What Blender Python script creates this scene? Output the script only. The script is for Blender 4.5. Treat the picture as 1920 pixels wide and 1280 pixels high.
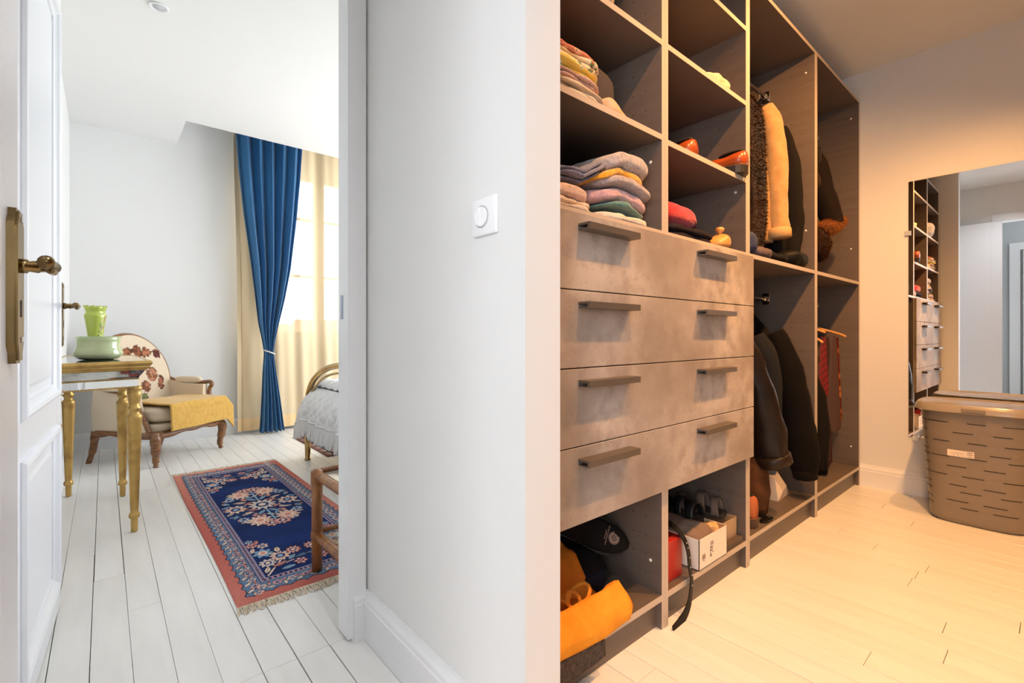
import bpy, bmesh, math, random
import numpy as np
from mathutils import Vector, Matrix, noise

# ------------------------------------------------------------------ reset
for o in list(bpy.data.objects):
    bpy.data.objects.remove(o, do_unlink=True)
scene = bpy.context.scene
COL = scene.collection
R = math.radians

# ------------------------------------------------------------------ camera
CAM_H = 0.95
YAW = R(40.69)
cam_d = bpy.data.cameras.new('camera')
cam_d.sensor_width = 36.0
cam_d.lens = 890.0 / 1920.0 * 36.0
cam_d.shift_y = -12.0 / 1920.0
cam_d.clip_start = 0.02
cam_d.clip_end = 500
cam = bpy.data.objects.new('camera', cam_d)
COL.objects.link(cam)
cam.location = (0, 0, CAM_H)
cam.rotation_euler = (math.pi / 2, 0, -YAW)
scene.camera = cam

# ------------------------------------------------------------------ world, daylight, exposure
SKY_STRENGTH = 7.4
world = bpy.data.worlds.new('world')
scene.world = world
world.use_nodes = True
bg = world.node_tree.nodes['Background']
bg.inputs['Color'].default_value = (0.96, 0.98, 1.0, 1)
bg.inputs['Strength'].default_value = SKY_STRENGTH

scene.view_settings.view_transform = 'Standard'
scene.view_settings.look = 'None'
scene.view_settings.exposure = 0.72
scene.view_settings.gamma = 1.0
scene.view_settings.use_curve_mapping = False

scene.cycles.max_bounces = 8
scene.cycles.glossy_bounces = 4
scene.cycles.transparent_max_bounces = 12
scene.cycles.adaptive_threshold = 0.025
scene.cycles.caustics_reflective = False
scene.cycles.caustics_refractive = False

WARM = (1.0, 0.475, 0.15)
SPOT_POWER = 98.0
NEUTRAL_FILL_POWER = 15.0


def portal(name, loc, rot, sx, sy):
    l = bpy.data.lights.new(name, 'AREA')
    l.shape = 'RECTANGLE'
    l.size, l.size_y = sx, sy
    l.cycles.is_portal = True
    o = bpy.data.objects.new(name, l)
    COL.objects.link(o)
    o.location = loc
    o.rotation_euler = rot
    return o


portal('window_portal', (1.775, 5.34, 1.79), (R(-90), 0, 0), 1.29, 1.86)
portal('window_portal', (3.10, 5.34, 1.79), (R(-90), 0, 0), 0.9, 1.86)
portal('window_portal', (3.83, 3.2, 1.375), (0, R(90), 0), 2.15, 2.2)
portal('window_portal', (0.07, -2.12, 1.7), (R(90), 0, 0), 0.4, 0.8)
portal('window_portal', (-1.62, -0.70, 1.40), (0, R(-90), 0), 2.0, 1.0)


# ------------------------------------------------------------------ helpers
def lin(c):
    out = []
    for v in c[:3]:
        v /= 255.0
        out.append(v / 12.92 if v <= 0.04045 else ((v + 0.055) / 1.055) ** 2.4)
    return (*out, 1.0)


def mat(name, rgb, rough=0.6, metal=0.0, var=None, vscale=8.0, vstretch=(1, 1, 1), bump=0.0, bscale=60.0,
        bstretch=(1, 1, 1), sheen=0.0, coat=0.0, spec=0.5, detail=4.0, attr=None, contrast=(0.35, 0.65)):
    m = bpy.data.materials.new(name)
    m.use_nodes = True
    nt = m.node_tree
    b = nt.nodes['Principled BSDF']
    b.inputs['Base Color'].default_value = lin(rgb)
    b.inputs['Roughness'].default_value = rough
    b.inputs['Metallic'].default_value = metal
    b.inputs['Sheen Weight'].default_value = sheen
    b.inputs['Coat Weight'].default_value = coat
    b.inputs['Specular IOR Level'].default_value = spec if rough < 0.85 else min(spec, 0.2)
    if sheen:
        b.inputs['Sheen Roughness'].default_value = 0.5
    tc = None
    if var or bump:
        tc = nt.nodes.new('ShaderNodeTexCoord')
    if attr:
        a = nt.nodes.new('ShaderNodeVertexColor')
        a.layer_name = attr
        nt.links.new(a.outputs['Color'], b.inputs['Base Color'])
    if var:
        mp = nt.nodes.new('ShaderNodeMapping')
        mp.inputs['Scale'].default_value = vstretch
        nt.links.new(tc.outputs['Object'], mp.inputs['Vector'])
        nz = nt.nodes.new('ShaderNodeTexNoise')
        nz.inputs['Scale'].default_value = vscale
        nz.inputs['Detail'].default_value = detail
        nt.links.new(mp.outputs['Vector'], nz.inputs['Vector'])
        rp = nt.nodes.new('ShaderNodeValToRGB')
        rp.color_ramp.elements[0].position = contrast[0]
        rp.color_ramp.elements[1].position = contrast[1]
        rp.color_ramp.elements[0].color = lin(rgb)
        rp.color_ramp.elements[1].color = lin(var)
        nt.links.new(nz.outputs['Fac'], rp.inputs['Fac'])
        nt.links.new(rp.outputs['Color'], b.inputs['Base Color'])
    if bump:
        mp2 = nt.nodes.new('ShaderNodeMapping')
        mp2.inputs['Scale'].default_value = bstretch
        nt.links.new(tc.outputs['Object'], mp2.inputs['Vector'])
        n2 = nt.nodes.new('ShaderNodeTexNoise')
        n2.inputs['Scale'].default_value = bscale
        n2.inputs['Detail'].default_value = 3.0
        nt.links.new(mp2.outputs['Vector'], n2.inputs['Vector'])
        bm_ = nt.nodes.new('ShaderNodeBump')
        bm_.inputs['Strength'].default_value = bump
        bm_.inputs['Distance'].default_value = 0.004
        nt.links.new(n2.outputs['Fac'], bm_.inputs['Height'])
        nt.links.new(bm_.outputs['Normal'], b.inputs['Normal'])
    return m


def clear_mat(name, tint, gloss=0.08, rough=0.02):
    m = bpy.data.materials.new(name)
    m.use_nodes = True
    nt = m.node_tree
    nt.nodes.remove(nt.nodes['Principled BSDF'])
    out = nt.nodes['Material Output']
    tr = nt.nodes.new('ShaderNodeBsdfTransparent')
    tr.inputs['Color'].default_value = tint
    gl = nt.nodes.new('ShaderNodeBsdfGlossy')
    gl.inputs['Roughness'].default_value = rough
    mx = nt.nodes.new('ShaderNodeMixShader')
    mx.inputs['Fac'].default_value = gloss
    nt.links.new(tr.outputs[0], mx.inputs[1])
    nt.links.new(gl.outputs[0], mx.inputs[2])
    nt.links.new(mx.outputs[0], out.inputs['Surface'])
    return m


def sheer_mat(name, rgb, see=0.4):
    m = bpy.data.materials.new(name)
    m.use_nodes = True
    nt = m.node_tree
    nt.nodes.remove(nt.nodes['Principled BSDF'])
    out = nt.nodes['Material Output']
    tr = nt.nodes.new('ShaderNodeBsdfTransparent')
    tr.inputs['Color'].default_value = (1, 0.97, 0.92, 1)
    tl = nt.nodes.new('ShaderNodeBsdfTranslucent')
    tl.inputs['Color'].default_value = lin(rgb)
    df = nt.nodes.new('ShaderNodeBsdfDiffuse')
    df.inputs['Color'].default_value = lin(rgb)
    m1 = nt.nodes.new('ShaderNodeMixShader')
    m1.inputs['Fac'].default_value = 0.99
    nt.links.new(tl.outputs[0], m1.inputs[1])
    nt.links.new(df.outputs[0], m1.inputs[2])
    m2 = nt.nodes.new('ShaderNodeMixShader')
    m2.inputs['Fac'].default_value = see
    nt.links.new(m1.outputs[0], m2.inputs[1])
    nt.links.new(tr.outputs[0], m2.inputs[2])
    nt.links.new(m2.outputs[0], out.inputs['Surface'])
    return m


def emit_mat(name, rgb, strength):
    m = bpy.data.materials.new(name)
    m.use_nodes = True
    b = m.node_tree.nodes['Principled BSDF']
    b.inputs['Base Color'].default_value = (0.8, 0.8, 0.8, 1)
    b.inputs['Emission Color'].default_value = (*rgb, 1)
    b.inputs['Emission Strength'].default_value = strength
    return m


def tag(o, label=None, cat=None, group=None, kind=None):
    if label:
        o['label'] = label
    if cat:
        o['category'] = cat
    if group:
        o['group'] = group
    if kind:
        o['kind'] = kind
    return o


def link(o, parent=None):
    COL.objects.link(o)
    if parent is not None:
        o.parent = parent
        o.matrix_parent_inverse = pm(parent).inverted()
    return o


def pm(o):
    m = Matrix.LocRotScale(o.location, o.rotation_euler, o.scale)
    if o.parent is not None:
        m = pm(o.parent) @ o.matrix_parent_inverse @ m
    return m


def thing(name, label, cat, loc=(0, 0, 0), group=None):
    o = bpy.data.objects.new(name, None)
    o.empty_display_size = 0.05
    o.location = loc
    COL.objects.link(o)
    return tag(o, label, cat, group)


def mesh(name, verts, faces, material=None, parent=None, smooth=False, M=None):
    me = bpy.data.meshes.new(name)
    if M is not None:
        verts = [M @ Vector(v) for v in verts]
    me.from_pydata([tuple(v) for v in verts], [], faces)
    me.update()
    if smooth:
        me.polygons.foreach_set('use_smooth', [True] * len(me.polygons))
    o = bpy.data.objects.new(name, me)
    if material is not None:
        me.materials.append(material)
    return link(o, parent)


def box_vf(lo, hi):
    x0, y0, z0 = lo
    x1, y1, z1 = hi
    v = [(x0, y0, z0), (x1, y0, z0), (x1, y1, z0), (x0, y1, z0), (x0, y0, z1), (x1, y0, z1), (x1, y1, z1), (x0, y1, z1)]
    f = [(0, 3, 2, 1), (4, 5, 6, 7), (0, 1, 5, 4), (1, 2, 6, 5), (2, 3, 7, 6), (3, 0, 4, 7)]
    return v, f


def join_vf(parts):
    V, F = [], []
    for v, f in parts:
        n = len(V)
        V += list(v)
        F += [tuple(i + n for i in q) for q in f]
    return V, F


def box(name, lo, hi, material, parent=None, bevel=0.0, M=None, seg=1):
    v, f = box_vf(lo, hi)
    if not bevel:
        return mesh(name, v, f, material, parent, M=M)
    bm = bmesh.new()
    bv = [bm.verts.new(p) for p in v]
    for q in f:
        bm.faces.new([bv[i] for i in q])
    bmesh.ops.bevel(bm, geom=list(bm.edges), offset=bevel, segments=seg, affect='EDGES', profile=0.5)
    if M is not None:
        bmesh.ops.transform(bm, matrix=M, verts=bm.verts)
    me = bpy.data.meshes.new(name)
    bm.to_mesh(me)
    bm.free()
    me.materials.append(material)
    if seg > 1:
        me.polygons.foreach_set('use_smooth', [True] * len(me.polygons))
    return link(bpy.data.objects.new(name, me), parent)


def boxes(name, lst, material, parent=None):
    v, f = join_vf([box_vf(a, b) for a, b in lst])
    return mesh(name, v, f, material, parent)


def struct(o):
    o['kind'] = 'structure'
    return o


def loft_vf(rings, cap=True, closed=True):
    n = len(rings[0])
    V = [tuple(p) for r in rings for p in r]
    F = []
    for i in range(len(rings) - 1):
        for j in range(n if closed else n - 1):
            a, b = i * n + j, i * n + (j + 1) % n
            F.append((a, b, b + n, a + n))
    if cap and closed:
        F.append(tuple(range(n - 1, -1, -1)))
        m = (len(rings) - 1) * n
        F.append(tuple(range(m, m + n)))
    return V, F


def tube_vf(pts, rad, seg=10, cap=True, flat=None):
    pts = [Vector(p) for p in pts]
    n = len(pts)
    if not hasattr(rad, '__len__'):
        rad = [rad] * n
    rings = []
    t0 = (pts[1] - pts[0]).normalized()
    up = Vector((0, 0, 1)) if abs(t0.z) < 0.9 else Vector((1, 0, 0))
    nrm = t0.cross(up).normalized()
    for i, p in enumerate(pts):
        t = (pts[min(i + 1, n - 1)] - pts[max(i - 1, 0)]).normalized()
        nrm = (nrm - t * nrm.dot(t)).normalized()
        bn = t.cross(nrm)
        r = rad[i]
        ra, rb = (r, r) if not flat else (r, r * flat)
        rings.append([p + nrm * (math.cos(a) * ra) + bn * (math.sin(a) * rb)
                      for a in [2 * math.pi * k / seg for k in range(seg)]])
    return loft_vf(rings, cap)


def tube(name, pts, rad, material, parent=None, seg=10, flat=None, M=None):
    v, f = tube_vf(pts, rad, seg, True, flat)
    return mesh(name, v, f, material, parent, smooth=True, M=M)


def lathe_vf(profile, c=(0, 0, 0), seg=24, lobes=None):
    rings = []
    for r, z in profile:
        ring = []
        for k in range(seg):
            a = 2 * math.pi * k / seg
            rr = r
            if lobes and callable(lobes):
                rr, dz = lobes(r, z, a)
                ring.append((c[0] + rr * math.cos(a), c[1] + rr * math.sin(a), c[2] + z + dz))
                continue
            ring.append((c[0] + rr * math.cos(a), c[1] + rr * math.sin(a), c[2] + z))
        rings.append(ring)
    return loft_vf(rings)


def lathe(name, profile, c, material, parent=None, seg=24, lobes=None, M=None):
    v, f = lathe_vf(profile, c, seg, lobes)
    return mesh(name, v, f, material, parent, smooth=True, M=M)


def prism_vf(poly, z0, z1):
    n = len(poly)
    V = [(x, y, z0) for x, y in poly] + [(x, y, z1) for x, y in poly]
    F = [tuple(range(n - 1, -1, -1)), tuple(range(n, 2 * n))]
    for i in range(n):
        j = (i + 1) % n
        F.append((i, j, j + n, i + n))
    return V, F


def prism(name, poly, z0, z1, material, parent=None, M=None):
    v, f = prism_vf(poly, z0, z1)
    return mesh(name, v, f, material, parent, M=M)


def soft_vf(c, h, e=3.5, n=10, amp=0.0, freq=6.0, seed=0.0, fn=None):
    """rounded cloth block: centre c, half sizes h, superellipsoid exponent e, noise of height amp"""
    V, F, idx = [], [], {}

    def vert(p):
        k = tuple(round(q, 5) for q in p)
        if k in idx:
            return idx[k]
        s = (abs(p[0]) ** e + abs(p[1]) ** e + abs(p[2]) ** e) ** (1.0 / e)
        d = Vector(p) / s
        q = Vector((d.x * h[0], d.y * h[1], d.z * h[2]))
        w = Vector(c) + q
        if amp:
            nz = noise.noise(w * freq + Vector((seed * 7.1, seed * 3.3, seed))) + 0.5 * noise.noise(w * freq * 2.3 + Vector((seed, 0, seed * 5)))
            w = w + d.normalized() * nz * amp
        if fn:
            w = Vector(fn(w))
        idx[k] = len(V)
        V.append(w)
        return idx[k]

    g = [-1 + 2 * i / n for i in range(n + 1)]
    for ax in range(3):
        for s in (-1, 1):
            for i in range(n):
                for j in range(n):
                    quad = []
                    for a, b in ((i, j), (i + 1, j), (i + 1, j + 1), (i, j + 1)):
                        p = [0, 0, 0]
                        p[ax] = s
                        p[(ax + 1) % 3] = g[a]
                        p[(ax + 2) % 3] = g[b]
                        quad.append(vert(p))
                    F.append(tuple(quad if s > 0 else quad[::-1]))
    return V, F


def soft(name, lo, hi, material, parent=None, e=3.5, n=10, amp=0.0, freq=6.0, seed=0.0, fn=None, M=None):
    c = [(a + b) / 2 for a, b in zip(lo, hi)]
    h = [(b - a) / 2 for a, b in zip(lo, hi)]
    v, f = soft_vf(c, h, e, n, amp, freq, seed, fn)
    return mesh(name, v, f, material, parent, smooth=True, M=M)


def folded(name, x0, x1, y0, y1, z0, th, layers, material, amp=0.003, freq=14, seed=0, fn=None, e=5.0, n=12):
    """folded textile: thin rounded layers lying on each other, one mesh"""
    t = th / layers
    parts = []
    for i in range(layers):
        j = 0.006 * math.sin(seed * 3 + i * 2.1)
        c = ((x0 + x1) / 2, (y0 + y1) / 2 + j, z0 + t * (i + 0.5))
        parts.append(soft_vf(c, ((x1 - x0) / 2, (y1 - y0) / 2, t * 0.53), e, n, amp, freq, seed + i * 0.7, fn))
    v, f = join_vf(parts)
    return mesh(name, v, f, material, None, smooth=True)


def grid(name, fn, nu, nv, material, parent=None, thick=0.0, smooth=True, M=None):
    V = [fn(i / nu, j / nv) for j in range(nv + 1) for i in range(nu + 1)]
    F = [(j * (nu + 1) + i, j * (nu + 1) + i + 1, (j + 1) * (nu + 1) + i + 1, (j + 1) * (nu + 1) + i)
         for j in range(nv) for i in range(nu)]
    o = mesh(name, V, F, material, parent, smooth=smooth, M=M)
    if thick:
        md = o.modifiers.new('thickness', 'SOLIDIFY')
        md.thickness = thick
        md.offset = 0
    return o


def interp(tab, t):
    for a, b in zip(tab, tab[1:]):
        if t <= b[0] or b is tab[-1]:
            k = 0 if b[0] == a[0] else min(1, max(0, (t - a[0]) / (b[0] - a[0])))
            k = k * k * (3 - 2 * k) if len(tab) < 0 else k
            return [a[i] + (b[i] - a[i]) * k for i in range(1, len(a))]


def place(loc, rz=0.0, rx=0.0, ry=0.0):
    return Matrix.Translation(loc) @ Matrix.Rotation(rz, 4, 'Z') @ Matrix.Rotation(ry, 4, 'Y') @ Matrix.Rotation(rx, 4, 'X')


# ------------------------------------------------------------------ materials
M_WALL = mat('white_wall_paint', (231, 231, 229), 0.75, bump=0.06, bscale=180)
M_CEIL = mat('white_ceiling_paint', (239, 239, 237), 0.8)
M_TRIM = mat('white_trim_gloss', (236, 237, 238), 0.35)
M_DOOR = mat('white_door_paint', (232, 235, 240), 0.32, bump=0.05, bscale=40, bstretch=(6, 6, 0.4))
M_GREYWALL = mat('grey_corridor_paint', (190, 194, 196), 0.75)
M_BOARD = [mat('white_floor_paint_%s' % s, a, 0.34, var=b, vscale=3.0, vstretch=(6, 1, 1), bump=0.12, bscale=30, bstretch=(8, 1, 1))
           for s, a, b in (('a', (236, 234, 229), (242, 241, 237)), ('b', (239, 237, 232), (233, 231, 226)), ('c', (241, 240, 236), (237, 235, 231)))]
M_SUB = mat('dark_subfloor', (62, 54, 46), 0.9)
M_TAUPE = mat('taupe_laminate', (108, 95, 86), 0.42, var=(101, 89, 80), vscale=3, vstretch=(1, 1, 14))
M_LIT_EDGE = mat('taupe_lit_edge', (190, 176, 162), 0.4)  # same taupe as the panels, lightened so the front edges look lit
M_HOLE = mat('pin_hole_dark', (36, 30, 26), 0.8)
M_CAP = mat('white_screw_cap', (235, 232, 228), 0.4)
M_CHROME = mat('chrome', (225, 225, 225), 0.15, 1.0)
M_HANDLE = mat('bronze_grey_metal', (104, 95, 86), 0.38, 0.35)
M_BRASS = mat('aged_brass', (150, 128, 86), 0.24, 1.0, var=(108, 88, 58), vscale=10)
M_POLBRASS = mat('polished_brass', (206, 176, 118), 0.2, 1.0, var=(160, 128, 76), vscale=5)
M_GILT = mat('gilt_wood', (196, 160, 92), 0.36, 0.6, var=(140, 104, 54), vscale=14, bump=0.15, bscale=60, contrast=(0.5, 0.8))
M_MIRROR = mat('mirror_silver', (244, 246, 246), 0.0, 1.0)
M_OLDMIRROR = mat('aged_mirror', (210, 212, 212), 0.06, 1.0, var=(150, 150, 146), vscale=12)
M_GLASS = clear_mat('window_glass', (0.97, 0.98, 1, 1))
M_TABLEGLASS = clear_mat('table_glass', (0.9, 0.93, 0.95, 1), 0.22)
M_BLACK = mat('black_fabric', (26, 23, 22), 0.85, bump=0.3, bscale=120)


def concrete():
    m = mat('concrete_laminate', (146, 134, 126), 0.6, spec=0.15)
    nt = m.node_tree
    b = nt.nodes['Principled BSDF']
    tc = nt.nodes.new('ShaderNodeTexCoord')
    outs = []
    for sc, dt, lo, hi in ((2.6, 10, 0.40, 0.62), (16, 8, 0.45, 0.66), (110, 3, 0.60, 0.72)):
        nz = nt.nodes.new('ShaderNodeTexNoise')
        nz.inputs['Scale'].default_value = sc
        nz.inputs['Detail'].default_value = dt
        nt.links.new(tc.outputs['Object'], nz.inputs['Vector'])
        rp = nt.nodes.new('ShaderNodeMapRange')
        rp.inputs['From Min'].default_value = lo
        rp.inputs['From Max'].default_value = hi
        nt.links.new(nz.outputs['Fac'], rp.inputs['Value'])
        outs.append(rp.outputs['Result'])
    cur = lin((190, 179, 170))
    prev = None
    for k, (o, col) in enumerate(zip(outs, ((146, 134, 125), (156, 143, 133), (104, 94, 87)))):
        mx = nt.nodes.new('ShaderNodeMix')
        mx.data_type = 'RGBA'
        sc = nt.nodes.new('ShaderNodeMath')
        sc.operation = 'MULTIPLY'
        sc.inputs[1].default_value = (1.0, 0.85, 0.3)[k]
        nt.links.new(o, sc.inputs[0])
        nt.links.new(sc.outputs[0], mx.inputs['Factor'])
        if prev is None:
            mx.inputs['A'].default_value = cur
        else:
            nt.links.new(prev, mx.inputs['A'])
        mx.inputs['B'].default_value = lin(col)
        prev = mx.outputs['Result']
    nt.links.new(prev, b.inputs['Base Color'])
    return m


M_CONC = concrete()

# ================================================================== SETTING
ZC = 2.615       # dressing / landing ceiling
ZB = 2.67        # bedroom ceiling
XR = 3.655       # dressing right wall
YW = 5.22        # bedroom window wall

# --- floor: subfloor + individual white boards
floor = struct(box('floor', (-1.6, -2.1, -0.06), (3.75, 5.3, -0.019), M_SUB))
rng = random.Random(5)
PW = 0.0925


def board_mesh(w, length):
    b = 0.0007
    v = [(0, 0, -0.019), (w, 0, -0.019), (w, length, -0.019), (0, length, -0.019),
         (0, 0, -b), (w, 0, -b), (w, length, -b), (0, length, -b),
         (b, b, 0), (w - b, b, 0), (w - b, length - b, 0), (b, length - b, 0)]
    f = [(0, 1, 5, 4), (1, 2, 6, 5), (2, 3, 7, 6), (3, 0, 4, 7), (4, 5, 9, 8), (5, 6, 10, 9), (6, 7, 11, 10), (7, 4, 8, 11), (8, 9, 10, 11)]
    return v, f


def lay_rows(x0, x1, y0, y1, gaps, lens, seed):
    rg = random.Random(seed)
    x = x0
    while x < x1 - 0.01:
        w = min(PW, x1 - x)
        y = y0
        ln = rg.uniform(0.35, lens[1])
        while y < y1 - 0.01:
            L = min(ln, y1 - y)
            if y1 - (y + L) < 0.25:
                L = y1 - y
            gp = rg.choice(gaps)
            v, f = board_mesh(w - gp, L - 0.0015)
            o = mesh('floor_board', v, f, rg.choice(M_BOARD), None)
            o.location = (x + gp * 0.5, y, rg.uniform(-0.0006, 0.0))
            o.parent = floor
            y += L
            ln = rg.uniform(*lens)
        x += PW


lay_rows(-0.215, 1.63, 1.47, 5.22, (0.0008, 0.0012, 0.002, 0.0032), (1.3, 2.4), 3)
lay_rows(1.63, 3.70, 1.47, 5.22, (0.002,), (3.7, 3.8), 4)
lay_rows(-0.215, 0.64, -1.0, 1.47, (0.0007, 0.0012, 0.002, 0.0032), (0.9, 1.7), 11)
lay_rows(0.64, 3.655, -1.10, 1.45, (0.0008, 0.0012, 0.0018, 0.0022), (0.8, 1.7), 8)
lay_rows(-0.215, 0.75, -2.0, -1.0, (0.002,), (1.0, 1.2), 9)
o = struct(box('floor_corridor', (-1.6, -1.25, -0.018), (-0.215, 1.45, 0.0), mat('corridor_floor', (150, 140, 126), 0.5)))

# --- walls
struct(box('wall_bedroom_left', (-0.31, 1.45, 0), (-0.21, 5.42, 3.05), M_WALL))
struct(boxes('wall_window', [((-0.31, YW, 0), (1.13, 5.44, 3.05)), ((1.13, YW, 0), (3.70, 5.44, 0.86)),
                             ((1.13, YW, 2.72), (3.70, 5.44, 3.05)), ((2.42, YW, 0.86), (2.65, 5.44, 2.72)),
                             ((3.55, YW, 0.86), (3.70, 5.44, 2.72))], M_WALL))
struct(boxes('wall_bedroom_right', [((3.70, 1.45, 0), (3.80, 2.1, 3.05)), ((3.70, 4.3, 0), (3.80, 5.44, 3.05)), ((3.70, 2.1, 0), (3.80, 4.3, 0.3)), ((3.70, 2.1, 2.45), (3.80, 4.3, 3.05))], M_WALL))
struct(boxes('wall_doorway', [((-0.31, 1.45, 0), (-0.175, 1.52, 3.05)), ((0.605, 1.45, 0), (3.80, 1.52, 3.05)),
                              ((-0.175, 1.45, 2.16), (0.605, 1.52, 3.05))], M_WALL))
struct(box('wall_partition', (0.634, 0.697, 0), (0.734, 1.45, ZC), M_WALL))
struct(box('wall_dressing_right', (XR, -1.2, 0), (XR + 0.1, 1.45, ZC), M_WALL))
struct(box('wall_dressing_front', (0.75, -1.2, 0), (XR, -1.1, ZC), mat('bounce_damping_taupe', (168, 154, 142), 0.7)))  # unseen wall, its taupe tone invented to cut bounced light
struct(box('wall_landing_right', (0.75, -2.1, 0), (0.85, -1.2, ZC), M_WALL))
struct(boxes('wall_landing_back', [((-0.30, -2.1, 0), (-0.13, -2.0, ZC)), ((0.27, -2.1, 0), (0.75, -2.0, ZC)),
                                   ((-0.13, -2.1, 0), (0.27, -2.0, 1.3)), ((-0.13, -2.1, 2.1), (0.27, -2.0, ZC))], M_WALL))
struct(boxes('wall_landing_left', [((-0.30, -2.1, 0), (-0.20, -0.34, ZC)), ((-0.30, 0.45, 0), (-0.20, 1.45, ZC)),
                                   ((-0.30, -0.34, 2.2), (-0.20, 0.45, ZC))], M_WALL))
struct(boxes('wall_corridor_far', [((-1.6, -0.2, 0), (-1.5, 1.45, ZC)), ((-1.6, -1.25, 0), (-1.5, -1.2, ZC)),
                                   ((-1.6, -1.2, 0), (-1.5, -0.2, 0.4)), ((-1.6, -1.2, 2.4), (-1.5, -0.2, ZC))], M_GREYWALL))
struct(box('wall_corridor_end', (-1.6, 1.45, 0), (-0.31, 1.55, ZC), M_GREYWALL))
struct(box('wall_corridor_near', (-1.6, -1.35, 0), (-0.30, -1.25, ZC), M_GREYWALL))
struct(box('wall_corridor_side', (-0.315, 0.45, 0), (-0.30, 1.45, ZC), M_GREYWALL))
struct(box('ceiling_dressing', (-1.6, -2.1, ZC), (XR + 0.1, 1.45, ZC + 0.1), M_CEIL))
# bedroom ceiling with the raised curtain pocket along the window
struct(boxes('ceiling_bedroom', [((-0.31, 1.52, ZB), (3.8, 4.60, ZB + 0.06)), ((-0.31, 4.60, ZB), (0.50, YW, ZB + 0.06)),
                                 ((0.46, 4.56, ZB + 0.06), (0.50, YW, 3.0)), ((0.50, 4.56, ZB + 0.06), (3.8, 4.60, 3.0)),
                                 ((0.46, 4.56, 3.0), (3.8, YW, 3.05))], M_CEIL))


# --- baseboards
def baseboard(name, p, q, nrm, h=0.148, t=0.018, material=None):
    """moulded skirting from p to q on the floor, sticking out along nrm"""
    prof = [(0, 0), (t, 0), (t, h - 0.038), (t - 0.003, h - 0.034), (t - 0.003, h - 0.022), (t - 0.009, h - 0.012), (t - 0.012, h - 0.004), (t - 0.013, h), (0, h)]
    V = [(p[0] + nrm[0] * a, p[1] + nrm[1] * a, z) for a, z in prof] + [(q[0] + nrm[0] * a, q[1] + nrm[1] * a, z) for a, z in prof]
    n = len(prof)
    F = [tuple(range(n)), tuple(range(2 * n - 1, n - 1, -1))] + [(i, (i + 1) % n, (i + 1) % n + n, i + n) for i in range(n)]
    return struct(mesh(name, V, F, material or M_TRIM))


baseboard('baseboard_partition', (0.634, 0.697), (0.634, 1.45), (-1, 0))
baseboard('baseboard_jamb', (0.586, 1.444), (0.634, 1.444), (0, -1))
baseboard('baseboard_dressing_right', (XR, -1.1), (XR, 0.862), (-1, 0), 0.134)
baseboard('baseboard_dressing_front', (0.85, -1.1), (XR, -1.1), (0, 1), 0.134)
baseboard('baseboard_bedroom_left', (-0.21, 2.35), (-0.21, YW), (1, 0))
baseboard('baseboard_window', (-0.21, YW), (3.70, YW), (0, -1))
baseboard('baseboard_bedroom_right', (3.70, 1.52), (3.70, YW), (-1, 0))
baseboard('baseboard_landing_left', (-0.20, 0.53), (-0.20, 1.43), (1, 0))
baseboard('baseboard_corridor', (-1.5, 0.45), (-1.5, 1.45), (1, 0), 0.12, material=mat('dark_skirting', (60, 62, 70), 0.5))

# --- bedroom doorway frame (trim)
j = struct(boxes('trim_1', [((0.569, 1.436, 0.012), (0.605, 1.512, 2.16)), ((-0.175, 1.512 - 0.07, 0), (-0.160, 1.512, 2.16)),
                            ((-0.160, 1.442, 2.145), (0.569, 1.512, 2.16))], M_TRIM))
tag(j, 'white painted frame of the bedroom doorway')
struct(boxes('trim_2', [((0.583, 1.438, 0.0), (0.628, 1.452, 2.22)), ((-0.20, 1.438, 2.155), (0.583, 1.452, 2.22))], M_TRIM))
sp = box('strike_plate', (0.5675, 1.474, 1.0), (0.5695, 1.492, 1.075), mat('steel_strike', (150, 160, 178), 0.3, 0.9), j)
# --- landing doorway casing (seen in the mirror)
struct(boxes('trim_3', [((-0.205, 0.445, 0), (-0.185, 0.52, 2.28)), ((-0.205, -0.42, 0), (-0.185, -0.34, 2.28)), ((-0.205, -0.34, 2.2), (-0.185, 0.445, 2.28))], M_TRIM))
struct(boxes('trim_4', [((-1.505, 0.36, 0), (-1.475, 0.455, 2.12)), ((-1.505, -0.2, 0), (-1.475, -0.14, 2.12)), ((-1.505, -0.14, 2.03), (-1.475, 0.36, 2.12))], M_TRIM))


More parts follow.
